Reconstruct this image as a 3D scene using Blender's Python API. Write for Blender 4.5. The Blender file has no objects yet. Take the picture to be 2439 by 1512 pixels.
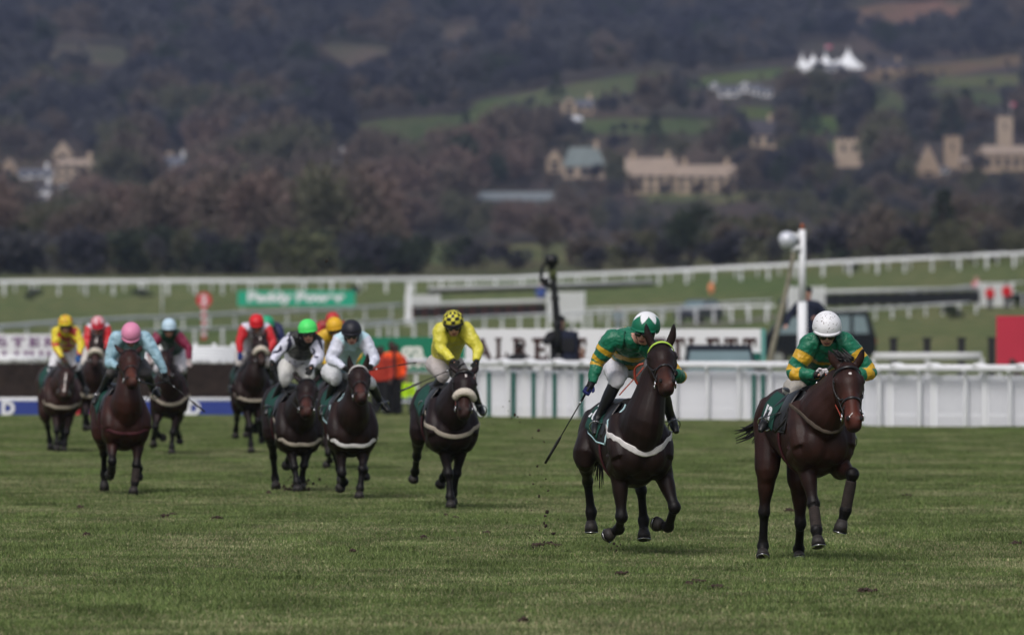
import bpy, math, random
import numpy as np
from mathutils import Vector, Matrix, noise
from mathutils.bvhtree import BVHTree

# ------------------------------------------------------------------ camera, sky, sun, exposure
SC = bpy.context.scene
COL = SC.collection
LENS, H = 300.0, 2.22
FD = LENS / 36.0 * 2439.0
cam_d = bpy.data.cameras.new('camera')
cam = bpy.data.objects.new('camera', cam_d); COL.objects.link(cam)
cam.location = (0, 0, H); cam.rotation_euler = (math.radians(90), 0, 0)
cam_d.lens = LENS; cam_d.sensor_width = 36.0; cam_d.clip_start = 1.0; cam_d.clip_end = 20000
cam_d.dof.use_dof = True; cam_d.dof.focus_distance = 78.6; cam_d.dof.aperture_fstop = 3.6
cam_d.dof.aperture_blades = 0
SC.camera = cam
SUN_EL, SUN_AZ = math.radians(52), math.radians(200)
world = bpy.data.worlds.new('World'); SC.world = world; world.use_nodes = True
nt = world.node_tree; nt.nodes.clear()
sky = nt.nodes.new('ShaderNodeTexSky'); sky.sky_type = 'NISHITA'; sky.sun_disc = False
sky.sun_elevation = SUN_EL; sky.sun_rotation = SUN_AZ; sky.dust_density = 4.0; sky.air_density = 1.0
hsv = nt.nodes.new('ShaderNodeHueSaturation'); hsv.inputs['Saturation'].default_value = 0.58
bg = nt.nodes.new('ShaderNodeBackground'); bg.inputs['Strength'].default_value = 0.062
wo = nt.nodes.new('ShaderNodeOutputWorld')
nt.links.new(sky.outputs[0], hsv.inputs['Color']); nt.links.new(hsv.outputs[0], bg.inputs['Color']); nt.links.new(bg.outputs[0], wo.inputs['Surface'])
sun_d = bpy.data.lights.new('sun', 'SUN'); sun_d.energy = 0.9; sun_d.angle = math.radians(25); sun_d.color = (1.0, 0.975, 0.955)
sun = bpy.data.objects.new('sun', sun_d); COL.objects.link(sun)
sdir = Vector((math.sin(SUN_AZ) * math.cos(SUN_EL), math.cos(SUN_AZ) * math.cos(SUN_EL), math.sin(SUN_EL)))
sun.rotation_euler = sdir.to_track_quat('Z', 'Y').to_euler(); sun.location = (0, 40, 60)
vs = SC.view_settings; vs.view_transform = 'Standard'; vs.look = 'None'; vs.gamma = 1.0; vs.use_curve_mapping = False
vs.exposure = 0.8
SC.cycles.max_bounces = 5; SC.cycles.diffuse_bounces = 2; SC.cycles.glossy_bounces = 2
SC.cycles.transmission_bounces = 3; SC.cycles.transparent_max_bounces = 8; SC.cycles.volume_bounces = 1
SC.cycles.use_denoising = True
RND = random.Random(7)

# ------------------------------------------------------------------ helpers
def srgb(r, g, b):
    f = lambda c: (c / 255 / 12.92) if c / 255 <= 0.04045 else ((c / 255 + 0.055) / 1.055) ** 2.4
    return (f(r), f(g), f(b))

MATS = {}
def mat(name, col=(0.5, 0.5, 0.5), rough=0.7, var=0.25, scale=6.0, bump=0.0, bscale=None, metal=0.0, attr=False, spec=0.4,
        sheen=0.0, coat=0.0, trans=0.0):
    if name in MATS: return MATS[name]
    m = bpy.data.materials.new(name); m.use_nodes = True
    t = m.node_tree; n = t.nodes; b = n['Principled BSDF']
    b.inputs['Roughness'].default_value = rough; b.inputs['Metallic'].default_value = metal
    b.inputs['Specular IOR Level'].default_value = spec
    b.inputs['Sheen Weight'].default_value = sheen; b.inputs['Coat Weight'].default_value = coat
    b.inputs['Transmission Weight'].default_value = trans
    tc = n.new('ShaderNodeTexCoord'); no = n.new('ShaderNodeTexNoise')
    no.inputs['Scale'].default_value = scale; no.inputs['Detail'].default_value = 5
    t.links.new(tc.outputs['Object'], no.inputs['Vector'])
    mr = n.new('ShaderNodeMapRange'); mr.inputs['From Min'].default_value = 0.25; mr.inputs['From Max'].default_value = 0.75
    mr.inputs['To Min'].default_value = 1 - var; mr.inputs['To Max'].default_value = 1 + var
    t.links.new(no.outputs['Fac'], mr.inputs['Value'])
    vm = n.new('ShaderNodeVectorMath'); vm.operation = 'SCALE'
    if attr:
        a = n.new('ShaderNodeAttribute'); a.attribute_name = 'Col'; t.links.new(a.outputs['Color'], vm.inputs[0])
    else:
        vm.inputs[0].default_value = col[:3]
    t.links.new(mr.outputs[0], vm.inputs['Scale']); t.links.new(vm.outputs[0], b.inputs['Base Color'])
    if bump > 0:
        no2 = n.new('ShaderNodeTexNoise'); no2.inputs['Scale'].default_value = bscale or scale * 3; no2.inputs['Detail'].default_value = 4
        t.links.new(tc.outputs['Object'], no2.inputs['Vector'])
        bp = n.new('ShaderNodeBump'); bp.inputs['Strength'].default_value = bump; bp.inputs['Distance'].default_value = 0.02
        t.links.new(no2.outputs['Fac'], bp.inputs['Height']); t.links.new(bp.outputs[0], b.inputs['Normal'])
    MATS[name] = m
    return m

def unproj(dx, dy, Y): return Vector(((dx - 1219.5) * Y / FD, Y, H - (dy - 756.0) * Y / FD))
def tag(o, label=None, cat=None, group=None, kind=None):
    if label: o['label'] = label
    if cat: o['category'] = cat
    if group: o['group'] = group
    if kind: o['kind'] = kind
    return o
def empty(name, loc, rz=0, parent=None):
    o = bpy.data.objects.new(name, None); COL.objects.link(o); o.location = loc; o.rotation_euler = (0, 0, rz); o.empty_display_size = 0.2
    if parent: o.parent = parent
    return o
def obj(name, me, m=None, parent=None, loc=None, rz=0):
    o = bpy.data.objects.new(name, me); COL.objects.link(o)
    if m is not None and not me.materials:
        for x in (m if isinstance(m, (list, tuple)) else [m]): me.materials.append(x)
    if parent is not None: o.parent = parent
    if loc is not None: o.location = loc
    if rz: o.rotation_euler = (0, 0, rz)
    return o

class MB:
    """collects closed shapes; points are given in WORLD space unless an origin is set"""
    def __init__(s, origin=None, rz=0.0):
        s.v = []; s.f = []; s.S = []   # samples: (centre, radius, colour)
        s.o = Vector(origin) if origin is not None else Vector((0, 0, 0)); s.smooth = []
    def box(s, c, d, rot=0.0, tilt=None):
        n = len(s.v); cx, cy, cz = c; hx, hy, hz = d[0] / 2, d[1] / 2, d[2] / 2
        M = Matrix.Rotation(rot, 3, 'Z')
        if tilt is not None: M = M @ tilt
        for x in (-hx, hx):
            for y in (-hy, hy):
                for z in (-hz, hz):
                    s.v.append(Vector((cx, cy, cz)) + M @ Vector((x, y, z)))
        for q in ((0, 1, 3, 2), (4, 6, 7, 5), (0, 4, 5, 1), (2, 3, 7, 6), (0, 2, 6, 4), (1, 5, 7, 3)):
            s.f.append(tuple(n + i for i in q)); s.smooth.append(False)
        return s
    def tube(s, pts, rad, seg=10, hint=Vector((1, 0, 0)), sub=4, cols=None, cap=True, smooth=True, straight=False):
        """tapered elliptical tube along pts; rad = [(a,b)|r]; a is measured along hint"""
        P = [Vector(p) for p in pts]; R = [(r, r) if not isinstance(r, (tuple, list)) else tuple(r) for r in rad]
        K = len(P); out = []; ro = []; ts = []
        if straight or K < 3:
            sb = sub if not straight else 1
            for i in range(K - 1):
                for j in range(sb):
                    u = j / sb; out.append(P[i].lerp(P[i + 1], u)); ro.append(tuple(R[i][k] * (1 - u) + R[i + 1][k] * u for k in (0, 1))); ts.append(i + u)
        else:
            for i in range(K - 1):
                p0 = P[max(i - 1, 0)]; p1 = P[i]; p2 = P[i + 1]; p3 = P[min(i + 2, K - 1)]
                r0 = R[max(i - 1, 0)]; r1 = R[i]; r2 = R[i + 1]; r3 = R[min(i + 2, K - 1)]
                for j in range(sub):
                    u = j / sb_(sub); u2 = u * u; u3 = u2 * u
                    out.append(0.5 * ((2 * p1) + (p2 - p0) * u + (2 * p0 - 5 * p1 + 4 * p2 - p3) * u2 + (3 * p1 - p0 - 3 * p2 + p3) * u3))
                    uu = u * u * (3 - 2 * u)
                    ro.append(tuple(max(1e-4, r1[k] * (1 - uu) + r2[k] * uu) for k in (0, 1))); ts.append(i + u)
        out.append(P[-1]); ro.append(R[-1]); ts.append(K - 1)
        N = len(out); n0 = len(s.v)
        for i in range(N):
            T = (out[min(i + 1, N - 1)] - out[max(i - 1, 0)])
            if T.length < 1e-9: T = Vector((0, 0, 1))
            T.normalize(); a = hint - T * hint.dot(T)
            if a.length < 1e-3: a = T.orthogonal()
            a.normalize(); b = T.cross(a)
            for k in range(seg):
                w = 2 * math.pi * k / seg
                s.v.append(out[i] + a * (math.cos(w) * ro[i][0]) + b * (math.sin(w) * ro[i][1]))
            if cols is not None:
                c = cols(ts[i] / (K - 1)) if callable(cols) else cols
                s.S.append((out[i], max(0.004, 0.5 * (ro[i][0] + ro[i][1])), c))
        for i in range(N - 1):
            for k in range(seg):
                a_ = n0 + i * seg + k; b_ = n0 + i * seg + (k + 1) % seg
                s.f.append((a_, b_, b_ + seg, a_ + seg)); s.smooth.append(smooth)
        if cap:
            s.f.append(tuple(n0 + k for k in range(seg))[::-1]); s.f.append(tuple(n0 + (N - 1) * seg + k for k in range(seg))); s.smooth += [False, False]
        return s
    def ball(s, c, r, seg=14, rings=9, ax=None, col=None):
        """ellipsoid; ax = (x,y,z axes)"""
        c = Vector(c); r = (r, r, r) if not isinstance(r, (tuple, list)) else r
        A = ax or (Vector((1, 0, 0)), Vector((0, 1, 0)), Vector((0, 0, 1))); n0 = len(s.v)
        s.v.append(c + A[2] * r[2])
        for i in range(1, rings):
            th = math.pi * i / rings
            for k in range(seg):
                ph = 2 * math.pi * k / seg
                s.v.append(c + A[0] * (r[0] * math.sin(th) * math.cos(ph)) + A[1] * (r[1] * math.sin(th) * math.sin(ph)) + A[2] * (r[2] * math.cos(th)))
        s.v.append(c - A[2] * r[2]); last = len(s.v) - 1
        for k in range(seg):
            s.f.append((n0, n0 + 1 + k, n0 + 1 + (k + 1) % seg)); s.smooth.append(True)
            for i in range(rings - 2):
                a = n0 + 1 + i * seg + k; b = n0 + 1 + i * seg + (k + 1) % seg
                s.f.append((a, a + seg, b + seg, b)); s.smooth.append(True)
            a = n0 + 1 + (rings - 2) * seg + k; b = n0 + 1 + (rings - 2) * seg + (k + 1) % seg
            s.f.append((a, last, b)); s.smooth.append(True)
        if col is not None: s.S.append((c, sum(r) / 3, col))
        return s
    def prism(s, poly, y0, y1, axis='y', smooth=False):
        """extrude a 2-D outline [(a,b)] : axis y -> (a, y, b)"""
        n = len(poly); n0 = len(s.v)
        for yy in (y0, y1):
            for a, b in poly:
                s.v.append(Vector((a, yy, b)) if axis == 'y' else Vector((yy, a, b)))
        for k in range(n):
            j = (k + 1) % n; s.f.append((n0 + k, n0 + j, n0 + n + j, n0 + n + k)); s.smooth.append(smooth)
        s.f.append(tuple(n0 + k for k in range(n))[::-1]); s.f.append(tuple(n0 + n + k for k in range(n))); s.smooth += [False, False]
        return s
    def quad(s, a, b, c, d):
        n = len(s.v); s.v += [Vector(a), Vector(b), Vector(c), Vector(d)]; s.f.append((n, n + 1, n + 2, n + 3)); s.smooth.append(False); return s
    def mesh(s, name):
        me = bpy.data.meshes.new(name); me.from_pydata([v - s.o for v in s.v], [], s.f)
        me.polygons.foreach_set('use_smooth', s.smooth); me.update()
        return me
    def build(s, name, m, parent=None, loc=None, rz=0):
        return obj(name, s.mesh(name), m, parent, loc, rz)
    def fuse(s, name, m, parent, voxel, smooth=6, colfn=None, soft=False, disp=0.0, dscale=12.0):
        me = s.mesh(name + '_raw'); o = bpy.data.objects.new('tmp', me); COL.objects.link(o)
        r = o.modifiers.new('r', 'REMESH'); r.mode = 'VOXEL'; r.voxel_size = voxel
        sm = o.modifiers.new('s', 'SMOOTH'); sm.factor = 0.5; sm.iterations = smooth
        dg = bpy.context.evaluated_depsgraph_get(); dg.update()
        out = bpy.data.meshes.new_from_object(o.evaluated_get(dg)); out.name = name
        bpy.data.objects.remove(o); bpy.data.meshes.remove(me)
        n = len(out.vertices); co = np.empty(n * 3, np.float32); out.vertices.foreach_get('co', co); co = co.reshape(-1, 3)
        if disp > 0:
            nn = np.empty(n * 3, np.float32); out.vertices.foreach_get('normal', nn); nn = nn.reshape(-1, 3)
            h = np.array([noise.noise(Vector(p) * dscale) + 0.5 * noise.noise(Vector(p) * dscale * 2.3) for p in co.tolist()], np.float32)
            co = co + nn * (h * disp)[:, None]; out.vertices.foreach_set('co', co.ravel().copy())
        if s.S:
            C = np.array([list(a[0] - s.o) for a in s.S], np.float32); R = np.array([a[1] for a in s.S], np.float32)
            K = np.array([list(a[2])[:3] for a in s.S], np.float32); cols = np.empty((n, 3), np.float32)
            for i in range(0, n, 4000):
                d = np.sqrt(((co[i:i + 4000, None, :] - C[None]) ** 2).sum(-1)) / R[None]
                if soft:
                    w = np.exp(-(d - d.min(1, keepdims=True)) * 4.0); cols[i:i + 4000] = (w @ K) / w.sum(1, keepdims=True)
                else: cols[i:i + 4000] = K[d.argmin(1)]
            if colfn is not None: cols = colfn(co + np.array(list(s.o), np.float32), cols)
            at = out.color_attributes.new('Col', 'FLOAT_COLOR', 'POINT')
            at.data.foreach_set('color', np.concatenate([cols, np.ones((n, 1), np.float32)], 1).ravel())
        out.polygons.foreach_set('use_smooth', [True] * len(out.polygons)); out.update()
        return obj(name, out, m, parent)
def sb_(x): return x

def copy_tree(o, parent=None, loc=None, rot=None, scale=None):
    c = o.copy(); COL.objects.link(c)
    if parent is not None: c.parent = parent
    if loc is not None: c.location = loc
    if rot is not None: c.rotation_euler = rot
    if scale is not None: c.scale = scale
    for ch in o.children: copy_tree(ch, c)
    return c

def text_mesh(body, size, extrude, bold=0.0, width=None, name='lettering', res=3):
    cu = bpy.data.curves.new('t', 'FONT'); cu.body = body; cu.size = size; cu.extrude = extrude; cu.offset = bold; cu.resolution_u = res
    cu.align_x = 'CENTER'; cu.align_y = 'CENTER'
    o = bpy.data.objects.new('t', cu); COL.objects.link(o)
    dg = bpy.context.evaluated_depsgraph_get(); dg.update()
    me = bpy.data.meshes.new_from_object(o.evaluated_get(dg)); me.name = name
    bpy.data.objects.remove(o); bpy.data.curves.remove(cu)
    xs = [v.co.x for v in me.vertices]; ys = [v.co.y for v in me.vertices]
    k = (width / (max(xs) - min(xs))) if width else 1.0; mx = (max(xs) + min(xs)) / 2; my = (max(ys) + min(ys)) / 2
    for v in me.vertices:
        x, y, z = v.co; v.co = ((x - mx) * k, -z, y - my)     # stands upright, facing -Y
    return me

# ------------------------------------------------------------------ ground
PY = [-400, 0, 280, 400, 550, 650, 740, 850, 1000, 1200, 1450, 1700, 1950, 2200, 2600, 3200, 4200, 5200, 9000]
PZ = [0, 0, 0, 0.3, 1.2, 2.3, 4.1, 6.3, 8.8, 12.5, 19, 27, 38, 51.6, 77, 121, 200, 235, 240]
def ss(a, b, x):
    t = np.clip((x - a) / (b - a), 0, 1); return t * t * (3 - 2 * t)
def terrain_z(x, y):
    x = np.asarray(x, float); y = np.asarray(y, float)
    z = np.interp(y, PY, PZ)
    tilt = 0.058 * np.clip(x, 0, 75) * ss(420, 740, y) * (1 - ss(900, 1300, y))
    un = ss(1000, 1500, y) * (5.0 * np.sin(x / 95 + y / 300) + 3.5 * np.sin(x / 41 - y / 170 + 1.0) + 1.5 * np.sin(x / 23 + y / 77))
    nr = 0.02 * np.sin(x / 3.1 + y / 7.7) * np.sin(y / 5.3 - x / 9) * ss(30, 60, y)
    return z + tilt + un + nr
_D = np.geomspace(120, 4800, 3500)
def ground(dx, dy):
    xs = (dx - 1219.5) * _D / FD; rows = 756 + (H - terrain_z(xs, _D)) * FD / _D
    i = int(np.argmax(rows <= dy))
    if not rows[i] <= dy: i = len(_D) - 1
    if i == 0: Y = H * FD / max(dy - 756, 1)
    else:
        a, b = rows[i - 1], rows[i]; u = (a - dy) / (a - b + 1e-9); Y = _D[i - 1] * (1 - u) + _D[i] * u
    x = (dx - 1219.5) * Y / FD
    return Vector((x, Y, float(terrain_z(x, Y))))
def on_ground(dx, Y):
    x = (dx - 1219.5) * Y / FD; return Vector((x, Y, float(terrain_z(x, Y))))
HORSES='all'; HAZE=True
# ------------------------------------------------------------------ terrain sheet
FIELDS = [  # dx, dy, half width, half height, slope, colour
    (1010, 308, 190, 30, -0.05, (0.070, 0.090, 0.040)), (1390, 218, 220, 22, -0.17, (0.072, 0.092, 0.042)), (1180, 255, 60, 22, -0.2, (0.07, 0.10, 0.038)),
    (1740, 188, 170, 13, -0.12, (0.07, 0.10, 0.035)), (2120, 255, 60, 42, 0.5, (0.06, 0.078, 0.036)), (2290, 235, 120, 16, 0.03, (0.062, 0.080, 0.036)),
    (1950, 300, 70, 22, -0.1, (0.075, 0.115, 0.035)), (2250, 165, 220, 14, -0.12, (0.12, 0.09, 0.055)), (2330, 195, 120, 14, -0.05, (0.09, 0.10, 0.045)),
    (850, 135, 110, 26, 0.1, (0.09, 0.078, 0.06)), (210, 130, 110, 24, 0.05, (0.085, 0.078, 0.06)), (2180, 30, 160, 24, -0.05, (0.14, 0.085, 0.06)),
    (1090, 80, 60, 16, 0.0, (0.085, 0.07, 0.06)), (1270, 602, 240, 21, 0.0, (0.11, 0.12, 0.055)), (1020, 604, 70, 26, 0.0, (0.10, 0.115, 0.055)),
    (1970, 597, 130, 20, 0.0, (0.10, 0.115, 0.05)), (1650, 470, 120, 12, 0.0, (0.10, 0.11, 0.055)), (1560, 300, 200, 18, 0.0, (0.07, 0.09, 0.04)),
    (2010, 350, 60, 16, 0.0, (0.06, 0.09, 0.035)), (1800, 270, 60, 16, 0.0, (0.08, 0.11, 0.035)), (2150, 560, 150, 10, 0.0, (0.13, 0.105, 0.06)), (1800, 470, 90, 10, 0, (0.10, 0.10, 0.05))]
def in_field(dx, dy, grow=1.0):
    for cx, cy, rx, ry, sl, c in FIELDS:
        yy = dy - cy - sl * (dx - cx)
        if (abs(dx - cx) / (rx * grow)) ** 3 + (abs(yy) / (ry * grow)) ** 3 < 1: return c
    return None
def make_ground():
    ys = np.concatenate([np.array([-400, -200, -60, 0, 30]), np.linspace(50, 200, 61), np.linspace(210, 1000, 80), np.linspace(1010, 3500, 190), np.linspace(3550, 5200, 20), [6000, 9000]])
    nc = 240; u = np.linspace(-1, 1, nc); u = np.sign(u) * np.abs(u) ** 1.6
    X = u[None, :] * (np.clip(ys, 30, None) * 0.16 + 40)[:, None]; Yg = np.repeat(ys[:, None], nc, 1)
    Z = terrain_z(X, Yg)
    V = np.stack([X, Yg, Z], -1).reshape(-1, 3)
    me = bpy.data.meshes.new('ground'); F = []
    for i in range(len(ys) - 1):
        for k in range(nc - 1):
            a = i * nc + k; F.append((a, a + 1, a + nc + 1, a + nc))
    me.from_pydata(V.tolist(), [], F); me.polygons.foreach_set('use_smooth', [True] * len(F))
    C = np.ones((len(V), 4), np.float32)
    for i, (x, y, z) in enumerate(V.tolist()):
        n1 = noise.noise(Vector((x * 0.02, y * 0.006, 0)))
        if y < 845: 
            c = (0.115, 0.145, 0.046) if y < 230 else (0.106 + 0.02 * n1, 0.134, 0.052 + 0.01 * n1)
        else:
            dx = 1219.5 + x * FD / y; dy = 756 + (H - z) * FD / y
            f = in_field(dx, dy)
            if f: c = tuple(q * (1 + 0.25 * n1) for q in f)
            elif y < 900: c = (0.08, 0.085, 0.045)
            elif y < 1500: c = (0.078 + 0.02 * n1, 0.074 + 0.02 * n1, 0.046)
            else: c = (0.055 + 0.02 * n1, 0.048 + 0.015 * n1, 0.042)
        C[i, :3] = c
    at = me.color_attributes.new('Col', 'FLOAT_COLOR', 'POINT'); at.data.foreach_set('color', C.ravel())
    m = bpy.data.materials.new('turf'); m.use_nodes = True; t = m.node_tree; n = t.nodes; b = n['Principled BSDF']
    b.inputs['Roughness'].default_value = 0.95; b.inputs['Specular IOR Level'].default_value = 0.1
    tc = n.new('ShaderNodeTexCoord'); a = n.new('ShaderNodeAttribute'); a.attribute_name = 'Col'
    def nz(scale, det, mp=None):
        x = n.new('ShaderNodeTexNoise'); x.inputs['Scale'].default_value = scale; x.inputs['Detail'].default_value = det
        if mp:
            q = n.new('ShaderNodeMapping'); q.inputs['Scale'].default_value = mp; t.links.new(tc.outputs['Object'], q.inputs[0]); t.links.new(q.outputs[0], x.inputs['Vector'])
        else: t.links.new(tc.outputs['Object'], x.inputs['Vector'])
        return x
    n1 = nz(0.9, 4, (1, 0.22, 1)); n2 = nz(0.07, 4, (1, 0.12, 1)); n3 = nz(9, 6, (1, 0.6, 1))
    mix = n.new('ShaderNodeMix'); mix.data_type = 'RGBA'; mix.blend_type = 'MULTIPLY'; mix.inputs[0].default_value = 1.0
    cr = n.new('ShaderNodeValToRGB'); cr.color_ramp.elements[0].position = 0.32; cr.color_ramp.elements[0].color = (0.62, 0.72, 0.6, 1)
    cr.color_ramp.elements[1].position = 0.68; cr.color_ramp.elements[1].color = (1.35, 1.2, 1.3, 1)
    t.links.new(n1.outputs['Fac'], cr.inputs[0]); t.links.new(a.outputs['Color'], mix.inputs[6]); t.links.new(cr.outputs[0], mix.inputs[7])
    mix2 = n.new('ShaderNodeMix'); mix2.data_type = 'RGBA'; mix2.blend_type = 'MULTIPLY'; mix2.inputs[0].default_value = 1.0
    cr2 = n.new('ShaderNodeValToRGB'); cr2.color_ramp.elements[0].position = 0.35; cr2.color_ramp.elements[0].color = (0.82, 0.92, 0.8, 1)
    cr2.color_ramp.elements[1].position = 0.65; cr2.color_ramp.elements[1].color = (1.2, 1.06, 1.1, 1)
    t.links.new(n2.outputs['Fac'], cr2.inputs[0]); t.links.new(mix.outputs[2], mix2.inputs[6]); t.links.new(cr2.outputs[0], mix2.inputs[7])
    mr = n.new('ShaderNodeMapRange'); mr.inputs['To Min'].default_value = 0.6; mr.inputs['To Max'].default_value = 1.4
    t.links.new(n3.outputs['Fac'], mr.inputs[0]); vm = n.new('ShaderNodeVectorMath'); vm.operation = 'SCALE'
    t.links.new(mix2.outputs[2], vm.inputs[0]); t.links.new(mr.outputs[0], vm.inputs['Scale']); t.links.new(vm.outputs[0], b.inputs['Base Color'])
    bp = n.new('ShaderNodeBump'); bp.inputs['Strength'].default_value = 0.6; bp.inputs['Distance'].default_value = 0.05
    t.links.new(n3.outputs['Fac'], bp.inputs['Height']); t.links.new(bp.outputs[0], b.inputs['Normal'])
    tag(obj('ground', me, m), 'green racecourse turf rising to the wooded hillside', kind='structure')
make_ground()

def instancer(name, pts, rots, scls, proto, label, tint=None):
    me = bpy.data.meshes.new(name); me.from_pydata([tuple(p) for p in pts], [], [])
    for nm, arr in (('rot', rots), ('scl', scls)):
        a = me.attributes.new(nm, 'FLOAT', 'POINT'); a.data.foreach_set('value', np.array(arr, np.float32))
    o = obj(name, me)
    g = bpy.data.node_groups.new(name + '_scatter', 'GeometryNodeTree')
    g.interface.new_socket('Geometry', in_out='INPUT', socket_type='NodeSocketGeometry'); g.interface.new_socket('Geometry', in_out='OUTPUT', socket_type='NodeSocketGeometry')
    n = g.nodes; gi = n.new('NodeGroupInput'); go = n.new('NodeGroupOutput'); ip = n.new('GeometryNodeInstanceOnPoints')
    oi = n.new('GeometryNodeObjectInfo'); oi.inputs['Object'].default_value = proto; oi.inputs['As Instance'].default_value = True
    ar = n.new('GeometryNodeInputNamedAttribute'); ar.data_type = 'FLOAT'; ar.inputs['Name'].default_value = 'rot'
    asn = n.new('GeometryNodeInputNamedAttribute'); asn.data_type = 'FLOAT'; asn.inputs['Name'].default_value = 'scl'
    cx = n.new('ShaderNodeCombineXYZ'); L = g.links.new
    L(ar.outputs['Attribute'], cx.inputs['Z']); L(gi.outputs[0], ip.inputs['Points']); L(oi.outputs['Geometry'], ip.inputs['Instance'])
    L(cx.outputs[0], ip.inputs['Rotation']); L(asn.outputs['Attribute'], ip.inputs['Scale']); L(ip.outputs[0], go.inputs[0])
    md = o.modifiers.new('scatter', 'NODES'); md.node_group = g
    tag(o, label, kind='stuff'); return o

# ------------------------------------------------------------------ grass blades
def grass_proto(n, seed, hmin, hmax, wid, area, dry):
    r = random.Random(seed); v = []; f = []; c = []
    for i in range(n):
        x = (r.random() - 0.5) * area; y = (r.random() - 0.5) * area; h = r.uniform(hmin, hmax); a = r.random() * 6.283
        lean = r.uniform(0.1, 0.85) * h; la = r.random() * 6.283; w = wid * r.uniform(0.7, 1.3)
        dx, dy = math.cos(a) * w / 2, math.sin(a) * w / 2; k = len(v)
        lx, ly = math.cos(la) * lean, math.sin(la) * lean
        v += [(x - dx, y - dy, -0.005), (x + dx, y + dy, -0.005), (x + lx * .4 + dx * .8, y + ly * .4 + dy * .8, h * .6), (x + lx * .4 - dx * .8, y + ly * .4 - dy * .8, h * .6), (x + lx, y + ly, h)]
        f += [(k, k + 1, k + 2, k + 3), (k + 3, k + 2, k + 4)]
        q = r.random(); t = noise.noise(Vector((x * 5, y * 5, seed))) * 0.3 + 1
        if q < dry: col = (0.36, 0.32, 0.19)
        elif q < dry * 2.2: col = (0.21, 0.245, 0.115)
        elif q < 0.6: col = (0.152 * t, 0.198 * t, 0.066 * t)
        else: col = (0.090 * t, 0.135 * t, 0.041 * t)
        c += [col + (1,)] * 5
    me = bpy.data.meshes.new('grass_tuft'); me.from_pydata(v, [], f)
    at = me.color_attributes.new('Col', 'FLOAT_COLOR', 'POINT'); at.data.foreach_set('color', np.array(c, np.float32).ravel())
    o = bpy.data.objects.new('grass_tuft', me); m_ = mat('grass_blade', rough=0.75, var=0.42, scale=1.1, attr=True, spec=0.15)
    if 'inst' not in m_:
        t_ = m_.node_tree; oi_ = t_.nodes.new('ShaderNodeObjectInfo'); mr_ = t_.nodes.new('ShaderNodeMapRange'); mr_.inputs['To Min'].default_value = .66; mr_.inputs['To Max'].default_value = 1.30
        t_.links.new(oi_.outputs['Random'], mr_.inputs['Value']); v2 = t_.nodes.new('ShaderNodeVectorMath'); v2.operation = 'SCALE'; b_ = t_.nodes['Principled BSDF']
        src_ = b_.inputs['Base Color'].links[0].from_socket; t_.links.new(src_, v2.inputs[0]); t_.links.new(mr_.outputs[0], v2.inputs['Scale']); t_.links.new(v2.outputs[0], b_.inputs['Base Color']); m_['inst'] = 1
    me.materials.append(m_); return o
def make_grass():
    r = random.Random(3)
    protos = [grass_proto(760, 1, .012, .036, .005, .62, .10), grass_proto(760, 2, .012, .042, .005, .62, .17), grass_proto(620, 3, .02, .065, .006, .6, .04),
              grass_proto(420, 4, .012, .034, .005, .62, .32)]
    P = [[] for _ in protos]; step = 0.47
    y = 50.0
    while y < 188:
        hw = y * 0.0615 + 4.2; x = -hw
        while x < hw:
            px = x + r.uniform(-.12, .12); py = y + r.uniform(-.12, .12)
            k = noise.noise(Vector((px * 0.55, py * 0.22, 3))) + 0.5 * noise.noise(Vector((px * 1.7, py * 0.9, 8))) + r.uniform(-.18, .18)
            i = 2 if k > 0.24 else (3 if k < -0.34 else (1 if k < -0.08 else 0))
            s = r.uniform(.85, 1.2)
            P[i].append((px, py, float(terrain_z(px, py)), r.random() * 6.28, s))
            x += step
        y += step
    nm = ['short green grass covering the racing turf', 'mixed pale and green grass covering the racing turf', 'longer dark green grass clumps in the racing turf', 'worn straw coloured grass in the racing turf']
    for i, p in enumerate(P):
        instancer('grass', [(a, b, c) for a, b, c, d, e in p], [d for a, b, c, d, e in p], [e for a, b, c, d, e in p], protos[i], nm[i])
make_grass()

# ------------------------------------------------------------------ trees
def crown_mesh(kind, seed, n=650):
    r = random.Random(seed); v = []; f = []
    lobes = []
    if kind == 'conifer': pass
    else:
        for i in range(9 if kind != 'bush' else 6):
            a = r.random() * 6.28; rr = r.uniform(0.0, .26 if kind != 'bush' else .42); hz = r.uniform(.42, .82) if kind != 'bush' else r.uniform(.25, .75)
            lobes.append((math.cos(a) * rr, math.sin(a) * rr, hz, r.uniform(.13, .22) if kind != 'bush' else r.uniform(.2, .34)))
    for i in range(n):
        if kind == 'conifer':
            z = r.random() ** 1.3; rad = (1 - z) * .26 * r.uniform(.2, 1.05) + .01; a = r.random() * 6.28
            p = Vector((math.cos(a) * rad, math.sin(a) * rad, .06 + z * .94)); d = Vector((math.cos(a), math.sin(a), -.3)); L = r.uniform(.04, .08); w = .022
        else:
            lx, ly, lz, lr = r.choice(lobes); d = Vector((r.gauss(0, 1), r.gauss(0, 1), r.gauss(0, 1))).normalized()
            p = Vector((lx, ly, lz)) + d * (lr * r.random() ** .45); p.z = max(p.z, .03); d = (d + Vector((r.gauss(0, .5), r.gauss(0, .5), .6))).normalized()
            L = r.uniform(.05, .12); w = r.uniform(.008, .02) if kind == 'bare' else r.uniform(.025, .05)
        s = d.orthogonal().normalized(); s = (Matrix.Rotation(r.random() * 6.28, 3, d) @ s) * w; k = len(v)
        v += [p - s, p + s, p + d * L + s * .4, p + d * L - s * .4]; f.append((k, k + 1, k + 2, k + 3))
    me = bpy.data.meshes.new('crown'); me.from_pydata([tuple(x) for x in v], [], f); return me
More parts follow.
